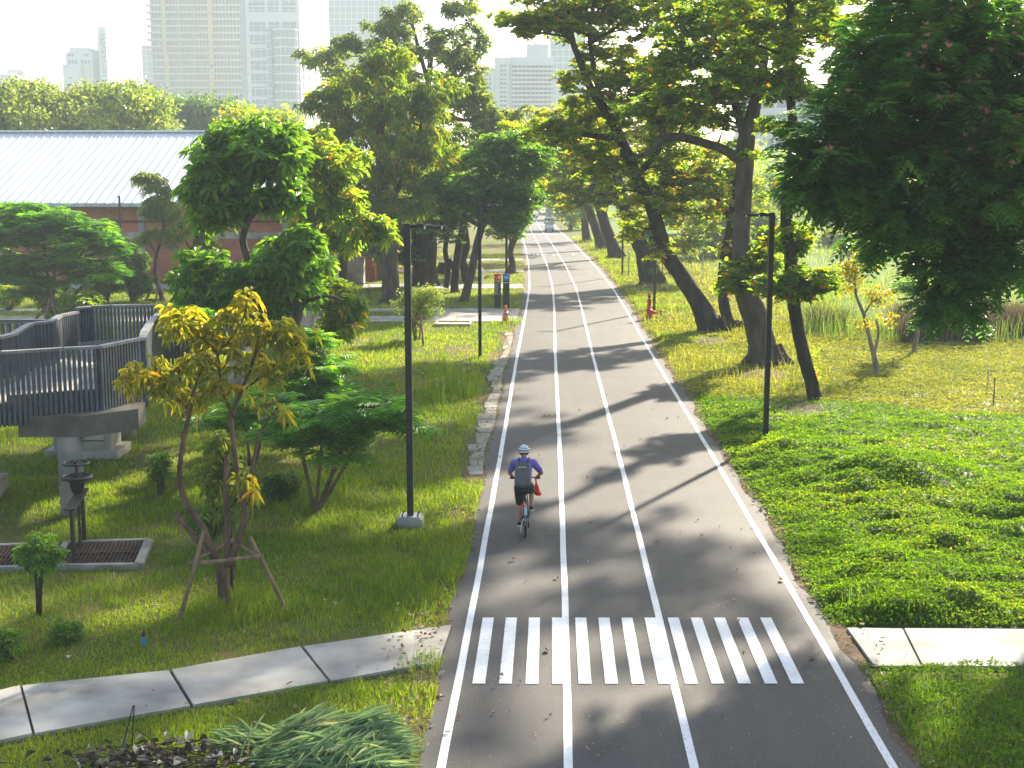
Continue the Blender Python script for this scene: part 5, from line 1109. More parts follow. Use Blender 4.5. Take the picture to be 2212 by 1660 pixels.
bm_.prism([(-18,pc.y+.2),(pc.x-1.02,pc.y+.2),(pc.x-1.02,pc.y+1.2),(-18,pc.y+1.1)], 1.95, 2.165)
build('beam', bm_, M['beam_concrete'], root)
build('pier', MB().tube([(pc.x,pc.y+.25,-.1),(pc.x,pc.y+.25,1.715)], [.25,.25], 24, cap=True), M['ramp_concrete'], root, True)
for x_, y_ in ((-10.6,35.2),(-9.2,43)):
    build('pier', MB().tube([(x_,y_,-.1),(x_,y_,ZD-.3+zoff(y_))], [.25,.25], 20), M['concrete'], root, True)
# second flight glimpsed behind at the left edge
r2 = thing('ramp_flight', 'second ramp flight with slatted railing behind the walkway at the left edge', 'ramp', gp(40,700,2.2))
s2 = MB(); c2 = MB(); A = gp(-300,693,3.0); B = gp(98,693,3.0)
for q in resample([A, B], .2): s2.box((q.x,q.y,2.2), (.11,.05,1.45))
c2.bar(A, B, .16, .07)
build('railing', s2, M['slate'], r2); build('handrail', c2, M['slate'], r2); build('deck', MB().bx(A.x,B.x,A.y+.1,A.y+2,1.5,1.75), M['concrete'], r2)
build('pier', MB().tube([(B.x-1.2,A.y+1,-.1),(B.x-1.2,A.y+1,1.495)], .25, 16), M['concrete'], r2)
# ================================================================ WAREHOUSE
def facade(name, D, tone, rough=.35): pass
wD = 91.5; wx0 = -56.0; wx1 = -9.6; eav = 5.45; rid = 10.75; rD = wD+13.2
W = thing('brick_warehouse', 'long red brick warehouse with a pale ribbed metal roof', 'building', (wx0,wD,0))
build('wall', MB().bx(wx0,wx1,wD,wD+.3,-.1,eav+.35).bx(wx0,wx1,wD+26.1,wD+26.4,-.1,eav).bx(wx1-.3,wx1,wD+.31,wD+26.09,-.1,eav+.1).add([(wx1-.15,wD+.3,eav+.1),(wx1-.15,wD+26.1,eav+.1),(wx1-.15,rD,rid-.3)], np.array([[0,1,2]])), M['brick'], W)
xs = [wx0+.2+i*5.0 for i in range(10)]
for x in xs: build('pilaster', MB().bx(x-.22,x+.22,wD-.14,wD-.003,-.1,eav+.25), M['concrete'], W)
build('tie_beam', MB().bx(wx0,wx1,wD-.10,wD-.004,2.95,3.38), M['concrete'], W)
pp = build('drain_pipe', MB().tube([(wx0,wD-.27,4.15),(wx1,wD-.27,4.15)], .06, 8), M['rust'], W)
rf = MB(); ov = 1.6
ye_, ze_ = wD-ov, eav-.02
def rz(y): return ze_+(rid-ze_)*(y-ye_)/(rD-ye_)
rf.add([(wx0-1,ye_,ze_),(wx1+1.2,ye_,ze_),(wx1+1.2,rD,rid),(wx0-1,rD,rid),(wx1+1.2,2*rD-ye_,ze_),(wx0-1,2*rD-ye_,ze_)], np.array([[0,1,2,3],[3,2,4,5]]))
x = wx0-.9
while x < wx1+1.2:
    rf.bar((x,ye_,ze_+.03),(x,rD,rid+.03),.07,.05); x += .62
roofm = mat('ribbed_roof_metal', (.60,.61,.62), .42, .10, .5, spec=.5, metal=.1, stretch=(3,.25,.25), det=8)
ro = build('roof', rf, roofm, W)
rc = MB(); x = wx0-1
while x < wx1+1.0: rc.bx(x+.01,min(x+6.5,wx1+1.2)-.01,rD-.45,rD+.45,rid-.05,rid+.10); x += 6.5
build('ridge_cap', rc, roofm, ro)
gt = MB(); x = wx0-1
while x < wx1+1.0: gt.bx(x+.02,min(x+1.55,wx1+1.2)-.02,ye_-.16,ye_+.05,ze_-.24,ze_+.0); x += 1.55
build('gutter', gt, mat('pale_green_gutter', (.40,.47,.42), .5, .2, 2), ro)
# end bay nearer to the road with concrete buttress walls
for x, y0, y1, h in ((-11.6,82,83.2,6.4),(-10.4,86.5,87.6,5.8),(-9.4,93,94.5,6.8)): build('buttress', MB().bx(x-.55,x+.55,y0,y1,-.1,h), M['concrete'], W)
build('annex_wall', MB().bx(-13.5,-12.2,82.3,91.3,-.1,4.6), M['brick'], W)
build('doorway', MB().bx(-12.15,-10.5,91.25,91.45,-.1,3.4), M['joint'], W)
tag(build('downpipe_post', MB().tube([(-24.9,83.5,-.1),(-24.9,83.5,6.0)], .07, 8), M['black'], loc=(-24.9,83.5,0)), 'plain black post in front of the brick wall by the dry sapling', 'post')

# ================================================================ TOWERS
def glass(name, col, rough=.25, grid=(3.0,3.2), line=(.5,.55,.58)):
    m, t, out = nt(name)
    b = N(t, 'ShaderNodeBsdfPrincipled'); b.inputs['Roughness'].default_value = rough; b.inputs['Specular IOR Level'].default_value = .35
    tc = N(t, 'ShaderNodeTexCoord'); sp = N(t, 'ShaderNodeSeparateXYZ'); ad = N(t, 'ShaderNodeMath', operation='ADD'); cb = N(t, 'ShaderNodeCombineXYZ')
    t.links.new(tc.outputs['Object'], sp.inputs[0]); t.links.new(sp.outputs[0], ad.inputs[0]); t.links.new(sp.outputs[1], ad.inputs[1]); t.links.new(ad.outputs[0], cb.inputs[0]); t.links.new(sp.outputs[2], cb.inputs[1])
    br = N(t, 'ShaderNodeTexBrick'); br.offset = 0; br.inputs['Scale'].default_value = 1; br.inputs['Brick Width'].default_value = grid[0]; br.inputs['Row Height'].default_value = grid[1]; br.inputs['Mortar Size'].default_value = .10
    br.inputs['Color1'].default_value = c4(col); br.inputs['Color2'].default_value = c4([c*.72 for c in col]); br.inputs['Mortar'].default_value = c4(line)
    t.links.new(cb.outputs[0], br.inputs['Vector']); t.links.new(br.outputs[0], b.inputs['Base Color']); t.links.new(b.outputs[0], out.inputs[0]); return m
g_blue = glass('blue_curtain_glass', (.045,.12,.165)); g_dark = glass('dark_window_glass', (.05,.11,.145), .3, (1.6,3.2)); g_teal = glass('teal_curtain_glass', (.05,.13,.15), .25, (2.0,3.6), (.34,.42,.42))
bal = mat('beige_balcony', (.42,.39,.32), .8, .08, .2); wht = mat('tower_white', (.46,.47,.47), .8, .06, .2); ylw = mat('tower_ochre', (.44,.33,.17), .8, .08, .2); gry = mat('tower_grey', (.22,.25,.28), .8, .08, .2)
def X_(px, D): return (px-1106)/F*D/(math.cos(TH)-0*math.sin(TH)) if False else pd(px, 389, D).x
def Z_(py, D): return pd(1106, py, D).z
def prop(p): return p
# beige balcony tower
D = 620; x0, x1 = X_(333, D), X_(531, D); fl = 3.08; top = 118
T1 = thing('balcony_tower', 'beige residential tower with rows of curved balconies', 'building', (x0,D,0))
build('core', MB().bx(x0+.5,x1-.5,D+2.5,D+32,-.5,top), g_dark, T1)
wins = MB()
for i in range(1, 38):
    z = i*fl
    for xa, xb in ((x0-.6,x0+14.2),(x0+14.6,x0+28.6),(x0+29.0,x1+.7)):
        bmb = MB().bx(xa,xb,D+.1,D+2.49,z-.28,z+.12).bx(xa,xb,D-.1,D+.09,z-.28,z+.62)
        build('balcony', bmb, bal, T1) if (i > 11) else wins.bx(xa,xb,D-.1,D+2.49,z-.28,z+.12)
build('lower_floors', wins, bal, T1)
for xa, wd_, z0_, z1_ in ((x0+8.2,1.9,0,64),(x0+7.6,1.9,64,106),(x0+14.4,.5,0,top),(x0+21.3,.5,0,top),(x0+29.0,2.0,60,top),(x0+29.0,2.2,0,58)): build('pilaster', MB().bx(xa-wd_/2,xa+wd_/2,D-.35,D-.11,z0_,z1_), ylw, T1)
st = MB()
for k in range(26): st.bx(x0+1.2+k*1.62,x0+1.55+k*1.62,D+2.3,D+2.48,0,top)
build('mullions', st, bal, T1)
build('side_wall', MB().bx(x1-.48,x1+2.6,D+1,D+30,-.5,top), gry, T1)
# white grid tower with glass bay
D = 560; x0, x1, xr = X_(541, D), X_(655, D), X_(690, D)
T2 = thing('white_tower', 'white framed office tower with dark square windows and glass bay', 'building', (x0,D,0))
build('body', MB().prism([(x0,D),(x1,D),(xr,D+26),(xr,D+40),(x0,D+40)], -.5, 112), wht, T2)
wi = []
for (pa, pb) in ((549,582),(589,612),(618,648)):
    for k in range(6): wi.append((pa, pb, 2+k*14-56, 12+k*14-56))
for k in range(9): wi.append((550, 583, 48+k*28, 68+k*28))
for pa, pb in ((589,612),(618,648)): wi += [(pa,pb,48,64)]
for pa, pb, ya, yb_ in wi:
    za, zb = Z_(yb_, D), Z_(ya, D)
    if za < 2 or zb > 111: continue
    build('window', MB().bx(X_(pa,D),X_(pb,D),D-.25,D-.01,za,zb), g_blue, T2)
n = Vector((xr-x1, 26, 0)).normalized(); nn = Vector((n.y,-n.x,0))
for r_ in range(9, 31):
    for c_ in range(4):
        p = Vector((x1,D,0))+n*(2.5+c_*6.6)+nn*.02; z = 8+r_*3.4
        if z > 108: continue
        q_ = p+n*3.4; d_ = nn*.1
        build('window', MB().prism([(p.x,p.y),(p.x+d_.x,p.y+d_.y),(q_.x+d_.x,q_.y+d_.y),(q_.x,q_.y)], z, z+2.0), g_blue, T2)
build('glass_strip', MB().bx(X_(585,D),X_(597,D),D-3,D-.3,-.5,Z_(66,D)), g_blue, T2)
cxm, rr2 = (X_(597,D)+X_(652,D))/2, (X_(652,D)-X_(597,D))/2
arc = [(cxm+rr2*math.cos(a), D-.3-5*math.sin(a)) for a in np.linspace(0, math.pi, 12)]
gb = build('glass_bay', MB().prism(arc, -.5, Z_(62,D)), g_teal, T2)
bb = MB()
for k in range(1, 20): bb.prism([(cxm+(rr2+.15)*math.cos(a), D-.3-5.15*math.sin(a)) for a in np.linspace(0, math.pi, 12)], k*3.6, k*3.6+.5)
build('spandrel', bb, wht, gb)
build('corner_fin', MB().bx(x0-2.4,x0-.01,D+.5,D+38,-.5,112), gry, T2)
# blue glass slab tower and slim glass tower
D = 700; T3 = thing('glass_tower', 'wide pale blue glass tower behind the big left trees', 'building', (X_(790,D),D,0)); build('curtain_wall', MB().bx(X_(692,D),X_(889,D),D,D+35,-.5,121), g_blue, T3); build('crown_frame', MB().bx(X_(690,D),X_(691.8,D),D-.4,D+35,-.5,122).bx(X_(889.2,D),X_(891,D),D-.4,D+35,-.5,122), wht, T3)
D = 760; T4 = thing('glass_tower', 'slim low glass tower left of the beige balcony tower', 'building', (X_(327,D),D,0)); build('curtain_wall', MB().prism([(X_(313,D),D+6),(X_(318,D),D),(X_(345,D),D),(X_(345,D),D+20),(X_(313,D),D+20)], -.5, Z_(100,D)), g_blue, T4); build('parapet', MB().bx(X_(316,D),X_(345,D),D+1,D+19,Z_(100,D)+.01,Z_(98,D)), gry, T4)
# stepped hotel block with upright sign
D = 680; T5 = thing('hotel_tower', 'stepped white hotel with a tall slab carrying an upright name', 'building', (X_(200,D),D,0))
build('wall', MB().bx(X_(155,D),X_(212,D),D,D+20,-.5,Z_(112,D)).bx(X_(162,D),X_(205,D),D+1,D+18,Z_(112,D)+.01,Z_(103,D)).bx(X_(152,D),X_(190,D),D-3,D-.01,-.5,Z_(140,D)), wht, T5)
build('tall_slab', MB().bx(X_(199,D),X_(228,D),D+20.01,D+30,-.5,Z_(66,D)).bx(X_(228.2,D),X_(244,D),D-1,D+24,-.5,Z_(59,D)), wht, T5)
for pa, pb, ya, yb_ in [(160,173,116,122),(195,204,116,122),(160,180,129,138),(188,205,129,138)]+[(206+5*c,208.5+5*c,130+8*r,134+8*r) for c in range(1) for r in range(5)]: build('window', MB().bx(X_(pa,D),X_(pb,D),D-.25,D-.01,Z_(yb_,D),Z_(ya,D)), g_dark, T5)
cu = bpy.data.curves.new('sign', 'FONT'); cu.body = 'Radisson'; cu.size = 6.0; cu.extrude = .12
to = bpy.data.objects.new('sign', cu); C.objects.link(to); dg = bpy.context.evaluated_depsgraph_get(); me = bpy.data.meshes.new_from_object(to.evaluated_get(dg)); bpy.data.objects.remove(to)
me.materials.append(gry); so_ = bpy.data.objects.new('sign_lettering', me); so_.rotation_euler = (math.pi/2, math.pi/2, 0); so_.location = Vector((X_(233.5,D),D-1.3,Z_(73,D)))-Vector(T5.location); link(so_, T5)
build('sign_logo', MB().bx(X_(233,D),X_(240,D),D-1.3,D-1.01,Z_(117,D),Z_(111,D)), gry, T5)
# distant low blocks, left edge
for px0, px1, py, D, lab in ((8,40,158,800,'faint low white block at the far left behind the pale tree'),(-30,18,185,640,'striped low white block cut by the left frame edge'),(28,62,148,900,'faintest white block between the far left tree tops')):
    T = thing('distant_block', lab, 'building', (X_(px0,D),D,0)); build('wall', MB().bx(X_(px0,D),X_(px1,D),D,D+20,-.5,Z_(py,D)), wht, T)
    wb = MB()
    for k in range(8): wb.bx(X_(px0,D)+.5,X_(px1,D)-.5,D-.3,D-.01,Z_(py,D)-3.5*k-3,Z_(py,D)-3.5*k-1.4)
    build('window_bands', wb, g_dark, T)
# condominiums over the road end
D = 500; T6 = thing('condominium', 'stepped white condominium beyond the end of the road', 'building', (X_(1110,D),D,0))
build('wall', MB().bx(X_(1040,D),X_(1068,D),D,D+18,-.5,Z_(148,D)).bx(X_(1068.2,D),X_(1100,D),D+1,D+20,-.5,Z_(124,D)).bx(X_(1100.2,D),X_(1195,D),D+2,D+22,-.5,Z_(122,D)).bx(X_(1138,D),X_(1185,D),D+6,D+20,Z_(122,D)+.01,Z_(92,D)), wht, T6)
for k in range(16):
    y = 160+9.5*k
    build('window', MB().bx(X_(1046,D),X_(1062,D),D-.2,D-.01,Z_(y+4.5,D),Z_(y,D)), g_dark, T6)
    build('window', MB().bx(X_(1080,D),X_(1094,D),D+.8,D+.99,Z_(y-20+4.5,D),Z_(y-20,D)), g_dark, T6)
    build('balcony', MB().bx(X_(1106,D),X_(1196,D),D-.5,D+1.99,Z_(y-22+4,D),Z_(y-22,D)), wht, T6)
    build('glass_band', MB().bx(X_(1106,D),X_(1194,D),D+1.7,D+1.99,Z_(y-22+9.4,D),Z_(y-22+4.1,D)), g_dark, T6)
for px in (1141,1157,1161,1165): build('roof_mast', MB().tube([(X_(px,D),D+10,Z_(92,D)),(X_(px,D),D+10,Z_(78,D))], .25, 5), gry, T6)
D = 660; T7 = thing('glass_tower', 'pale blue glass tower behind the almond branches over the road', 'building', (X_(1215,D),D,0)); build('curtain_wall', MB().bx(X_(1189,D),X_(1262,D),D,D+30,-.5,118), g_blue, T7); build('parapet', MB().bx(X_(1188,D),X_(1188.9,D),D-.3,D+30,-.5,119), wht, T7)
D = 360; T8 = thing('banded_building', 'white curved office block with horizontal window bands behind the marsh', 'building', (X_(1700,D),D,0))
cxx = X_(1740, D); rad8 = X_(1860, D)-cxx
arc = lambda r: [(cxx+r*math.cos(a), D+30-34*(r/rad8)*math.sin(a)) for a in np.linspace(0, math.pi, 18)]
build('core', MB().prism(arc(rad8-.6), -.5, Z_(205,D)), g_dark, T8)
for k in range(9): build('floor_band', MB().prism(arc(rad8), 1.5+k*3.3, 1.5+k*3.3+1.7), wht, T8)
build('roof', MB().prism(arc(rad8*.8), Z_(205,D)+.01, Z_(195,D)), wht, T8)
# ================================================================ PEOPLE AND VEHICLES
M['skin'] = mat('skin', (.42,.20,.13), .55, .10, 6, spec=.35)
M['shirt'] = mat('violet_shirt', (.150,.110,.42), .85, .12, 7, .15, 25)
M['shorts'] = mat('black_shorts', (.010,.010,.012), .85, .2, 6)
M['shoe'] = mat('black_shoe', (.012,.012,.013), .7, .2, 9)
M['sole'] = mat('pale_sole', (.55,.54,.50), .7, .1, 9)
M['bag'] = mat('grey_backpack', (.115,.105,.105), .8, .12, 9, .15, 60)
M['bagdark'] = mat('dark_strap', (.05,.05,.055), .8, .1, 9)
M['helmet'] = mat('white_helmet', (.78,.78,.78), .3, .03, 5, spec=.5)
M['hair'] = mat('grey_hair', (.10,.085,.075), .8, .3, 30)
M['rubber'] = mat('tyre_rubber', (.014,.014,.014), .8, .2, 9)
M['tan'] = mat('tan_sidewall', (.20,.14,.07), .8, .1, 9)
M['frame'] = mat('dark_bike_frame', (.018,.022,.024), .3, .15, 4, spec=.5)
M['silver'] = mat('bright_alloy', (.55,.55,.56), .3, .1, 9, metal=.8)
M['redbag'] = mat('red_shopping_bag', (.72,.035,.012), .5, .12, 12, spec=.3)
M['orangewear'] = mat('orange_uniform', (.62,.10,.03), .8, .1, 8)
M['navy'] = mat('navy_trousers', (.02,.03,.06), .8, .1, 8)
B0 = gp(1135, 1160); BX, BY = B0.x, B0.y
def P(x, y, z): return Vector((BX+x, BY+y, z))
# bicycle
bk = thing('bicycle', 'dark bicycle with tan tyre walls ridden along the left lane', 'bicycle', B0)
for yy_ in (0, 1.03):
    wr = thing('wheel', None, None, (0,0,0)); wr.parent = bk; wr.location = (0, yy_, .345)
    build('tyre', MB().torus(P(0,yy_,.345), .322, .024, (1,0,0), 48, 8), M['rubber'], wr, True)
    build('rim', MB().torus(P(0,yy_,.345), .298, .016, (1,0,0), 48, 6), M['tan'], wr, True)
    sp = MB()
    for i in range(24):
        a = i*2*math.pi/24; sp.tube([P(.025*(-1)**i,yy_+.02*math.cos(a+1),.345+.02*math.sin(a+1)), P(0,yy_+.295*math.cos(a),.345+.295*math.sin(a))], .0016, 3)
    build('spokes', sp, M['silver'], wr); build('hub', MB().lathe([(.012,-.06),(.028,-.04),(.018,0),(.028,.04),(.012,.06)], P(0,yy_,.345), (1,0,0), 10), M['silver'], wr)
bb_ = P(0,.44,.29); seat_ = P(0,.20,.80); hd0 = P(0,.87,.72); hd1 = P(0,.83,.92); hubr = P(0,0,.345)
fr = MB().tube([bb_, P(0,.17,.90)], .017, 8).tube([bb_, hd0], .021, 8).tube([seat_, hd1], .019, 8).tube([hd0, hd1], .02, 8)
for s in (-1, 1): fr.tube([P(.055*s,0,.345), P(.045*s,.3,.30), bb_], .010, 6).tube([P(.055*s,0,.345), P(.04*s,.12,.62), seat_], .008, 6)
build('frame', fr, M['frame'], bk)
fk = MB()
for s in (-1, 1): fk.tube([P(.05*s,1.03,.345), P(.05*s,.93,.62), hd0], .012, 6)
build('fork', fk.tube([hd1, P(0,.81,1.0)], .015, 6), M['frame'], bk)
build('saddle', MB().sup(P(0,.12,.925), (.085,.10,.028), .5).sup(P(0,.26,.925), (.035,.12,.022), .6), M['rubber'], bk, True)
hb = build('handlebar', MB().tube([P(-.31,.79,1.015), P(-.12,.83,1.02), P(.12,.83,1.02), P(.31,.79,1.015)], .013, 8).tube([P(0,.81,1.0), P(0,.83,1.02)], .018, 8), M['frame'], bk)
for s in (-1, 1):
    build('grip', MB().tube([P(.31*s,.79,1.015), P(.20*s,.814,1.018)], .018, 10), M['rubber'], hb)
    build('brake_lever', MB().tube([P(.17*s,.83,1.01), P(.19*s,.87,.985), P(.28*s,.86,.97)], .006, 6), M['silver'], hb)
pL = P(-.12,.47,.125); pR = P(.12,.41,.455)
ck = build('crankset', MB().lathe([(.10,.05),(.10,.056)], bb_, (1,0,0), 28).lathe([(.025,-.07),(.025,.07)], bb_, (1,0,0), 10).tube([bb_+Vector((-.07,0,0)), pL+Vector((.035,0,0))], .012, 6).tube([bb_+Vector((.07,0,0)), pR+Vector((-.035,0,0))], .012, 6), M['frame'], bk)
for p_ in (pL, pR): build('pedal', MB().box(p_, (.09,.08,.018)), M['rubber'], ck)
build('chain', MB().tube([P(.052,.44,.385), P(.052,0,.385)], .006, 4).tube([P(.052,.44,.195), P(.052,.05,.24), P(.052,.02,.30)], .006, 4).lathe([(.05,.045),(.05,.06)], hubr, (1,0,0), 16).tube([P(.06,.02,.30), P(.065,.04,.17)], .014, 6), M['frame'], bk)
mg = MB()
for i in range(11):
    a0, a1 = [math.radians(62+11*k) for k in (i, i+1)]
    p0 = P(0,.365*math.cos(a0),.345+.365*math.sin(a0)); p1 = P(0,.365*math.cos(a1),.345+.365*math.sin(a1)); mg.bar(p0, p1, .055, .006)
build('mudguard', mg, M['silver'], bk)
build('rear_light', MB().tube([P(-.035,-.10,.70), P(-.04,-.17,.665)], [.030,.034], 12), M['signred'], bk)
build('kickstand', MB().tube([P(-.06,.05,.33), P(-.10,-.04,.10)], .009, 6), M['silver'], bk)
# rider
cq = -.025
rider = thing('person', 'cyclist in violet shirt and black shorts wearing a white helmet', 'person', P(cq,.2,0))
K = MB()
hipL, hipR = P(cq-.095,.20,.965), P(cq+.095,.20,.965); knL, knR = P(-.115,.47,.56), P(.125,.60,.80); anL, anR = P(-.12,.40,.195), P(.125,.37,.525)
K.caps(P(cq,.17,.98), .135, P(cq,.24,1.10), .135).caps(P(cq,.24,1.10), .135, P(cq,.40,1.32), .15).caps(P(cq-.09,.44,1.38), .09, P(cq+.09,.44,1.38), .09).caps(P(cq,.47,1.42), .085, P(cq,.54,1.50), .058).caps(P(cq,.53,1.50), .054, P(cq,.58,1.57), .054)
K.caps(P(cq,.60,1.615), .092, P(cq,.63,1.60), .088).caps(P(cq,.65,1.545), .055, P(cq,.665,1.525), .045).caps(P(cq,.715,1.575), .016, P(cq,.705,1.605), .010)
for s in (-1, 1): K.caps(P(cq+.092*s,.60,1.60), .018, P(cq+.098*s,.595,1.575), .014)
shl = {-1: P(cq-.185,.46,1.40), 1: P(cq+.185,.46,1.40)}; elb = {-1: P(-.315,.54,1.19), 1: P(.325,.54,1.19)}; wri = {-1: P(-.265,.73,1.075), 1: P(.270,.73,1.075)}
for s in (-1, 1):
    K.caps(P(cq+.1*s,.45,1.39), .075, shl[s], .066).caps(shl[s], .060, elb[s], .043).caps(elb[s], .044, elb[s].lerp(wri[s], .35), .043).caps(elb[s].lerp(wri[s], .35), .043, wri[s], .027)
    gx_ = .262*s; hc = P(gx_, .775, 1.055)
    K.caps(wri[s], .026, hc+Vector((-.018,0,0)), .021).caps(wri[s], .026, hc+Vector((.018,0,0)), .020).caps(hc+Vector((-.03,.01,0)), .017, hc+Vector((.03,.005,-.002)), .016)
    for i in range(4):
        fx = (.031-.0205*i)*-s+gx_; L_ = (.9,1.0,.97,.8)[i]
        q0 = P(fx,.79,1.055); q1 = P(fx,.79+.033*L_,1.046); q2 = P(fx,.79+.036*L_,1.016); q3 = P(fx,.79+.016*L_,.993)
        K.caps(q0, .0100, q1, .0092, 8).caps(q1, .0092, q2, .0085, 8).caps(q2, .0085, q3, .0075, 8)
    K.caps(hc+Vector((-.034*s,-.005,-.005)), .0115, P(gx_-.05*s,.785,1.025), .0098, 8).caps(P(gx_-.05*s,.785,1.025), .0098, P(gx_-.046*s,.80,1.0), .0085, 8)
for h_, k_, a_ in ((hipL,knL,anL),(hipR,knR,anR)):
    K.caps(h_, .098, h_.lerp(k_, .5), .082).caps(h_.lerp(k_, .5), .082, k_, .055).caps(k_, .055, k_.lerp(a_, .3)+Vector((0,-.018,0)), .056).caps(k_.lerp(a_, .3)+Vector((0,-.018,0)), .056, a_, .034).caps(a_, .036, a_+Vector((0,.12,-.045)), .03)
body('body', K, M['skin'], rider, .0085, 4, .4)
S_ = MB()
S_.caps(P(cq,.165,1.03), .148, P(cq,.24,1.12), .150).caps(P(cq,.24,1.12), .150, P(cq,.40,1.32), .165).caps(P(cq-.09,.44,1.385), .103, P(cq+.09,.44,1.385), .103).caps(P(cq,.46,1.42), .088, P(cq,.515,1.475), .066)
for s in (-1, 1): S_.caps(P(cq+.1*s,.45,1.39), .088, shl[s], .080).caps(shl[s], .076, shl[s].lerp(elb[s], .72), .066)
body('shirt', S_, M['shirt'], rider, .011, 4, .45)
H_ = MB().caps(P(cq-.05,.165,.965), .140, P(cq+.05,.165,.965), .140).caps(P(cq,.175,1.0), .145, P(cq,.20,1.03), .14)
for h_, k_ in ((hipL,knL),(hipR,knR)): H_.caps(h_, .112, h_.lerp(k_, .5), .098).caps(h_.lerp(k_, .5), .098, h_.lerp(k_, .88), .082)
body('shorts', H_, M['shorts'], rider, .011, 4, .45)
hl = MB(); nu, nv = 28, 12; V = []
for i in range(nv+1):
    ph = math.radians(-14+104*i/nv)
    for j in range(nu):
        th_ = 2*math.pi*j/nu; V.append(tuple(P(cq+.118*math.cos(ph)*math.cos(th_), .615+.142*math.cos(ph)*math.sin(th_), 1.625+.112*math.sin(ph))))
f = [[i*nu+j, i*nu+(j+1)%nu, (i+1)*nu+(j+1)%nu, (i+1)*nu+j] for i in range(nv) for j in range(nu)]
hl.add(V, [np.array(f), np.arange(nu)[::-1][None]]); he = build('helmet', hl, M['helmet'], rider, True)
vt = MB()
for el, n_, sz in ((8,7,(.020,.012,.014)),(32,6,(.010,.010,.022)),(56,4,(.008,.010,.020))):
    for j in range(n_):
        az = math.radians(-90+(j-(n_-1)/2)*(150/n_)); ph = math.radians(el)
        vt.sup(P(cq+.117*math.cos(ph)*math.cos(az), .615+.141*math.cos(ph)*math.sin(az), 1.625+.111*math.sin(ph)), sz, .8, -.5 if el > 40 else 0, az+math.pi/2, 10, 6)
build('vents', vt, M['shorts'], he)
build('helmet_strap', MB().tube([P(cq-.095,.56,1.60), P(cq-.06,.515,1.545), P(cq,.498,1.575), P(cq+.06,.515,1.545), P(cq+.095,.56,1.60)], .007, 5).lathe([(.014,0),(.014,.01)], P(cq,.493,1.578), (0,-1,0), 10), M['shorts'], he)
body('hair', MB().caps(P(cq,.555,1.60), .072, P(cq,.575,1.575), .068).caps(P(cq-.05,.58,1.59), .05, P(cq+.05,.58,1.59), .05), M['hair'], rider, .01, 3)
for a_, nm in ((anL,0),(anR,1)):
    sh = MB().caps(a_+Vector((0,-.035,-.02)), .043, a_+Vector((0,.03,-.03)), .046).caps(a_+Vector((0,.02,-.03)), .044, a_+Vector((0,.17,-.052)), .034)
    so2 = body('shoe', sh, M['shoe'], rider, .009, 3)
    build('sole', MB().sup(a_+Vector((0,.055,-.072)), (.042,.135,.014), .5), M['sole'], so2)
# backpack, held bag
bp_ = thing('backpack', 'grey rectangular backpack on the cyclist', 'backpack', P(cq-.035,.08,1.22))
tl = -.52
build('main_pack', MB().sup(P(cq-.035,.085,1.235), (.155,.085,.245), .28, tl, 0, 36, 20, taper=.06), M['bag'], bp_, True)
def onpack(u, v, w): 
    q = Matrix.Rotation(tl, 3, 'X') @ Vector((u, w, v)); return P(cq-.035+q.x, .085+q.y, 1.235+q.z)
build('front_pocket', MB().sup(onpack(0,-.05,-.080), (.115,.016,.165), .25, tl, 0, 28, 12), M['bag'], bp_, True)
build('reflective_strip', MB().bar(onpack(-.09,.130,-.094), onpack(.085,.135,-.094), .012, .02), M['silver'], bp_)
build('grab_handle', MB().tube([onpack(-.06,.235,-.02), onpack(-.04,.275,-.02), onpack(.04,.275,-.02), onpack(.06,.235,-.02)], .010, 6), M['bagdark'], bp_)
build('badge', MB().lathe([(.012,0),(.012,.006)], onpack(.075,.17,-.088), tuple(Matrix.Rotation(tl, 3, 'X') @ Vector((0,-1,0))), 10), M['bagdark'], bp_)
for s in (-1, 1): build('shoulder_strap', MB().tube([onpack(.075*s,.215,.05), P(cq+.085*s,.33,1.47), P(cq+.10*s,.44,1.492), P(cq+.115*s,.56,1.44)], [.024,.026,.026,.022], 6), M['bagdark'], bp_)
rbg = thing('shopping_bag', 'crumpled red bag hanging from the right handlebar grip', 'bag', P(.22,.78,.7))
body('pouch', MB().caps(P(.235,.76,.80), .055, P(.245,.75,.72), .068).caps(P(.245,.75,.72), .068, P(.285,.74,.70), .05).caps(P(.225,.77,.92), .022, P(.235,.76,.82), .05), M['redbag'], rbg, .012, 2)
build('handles', MB().tube([P(.205,.80,1.02), P(.215,.785,.97), P(.222,.775,.92)], .012, 6).tube([P(.215,.83,1.02), P(.225,.80,.97), P(.228,.775,.92)], .010, 6), M['redbag'], rbg)

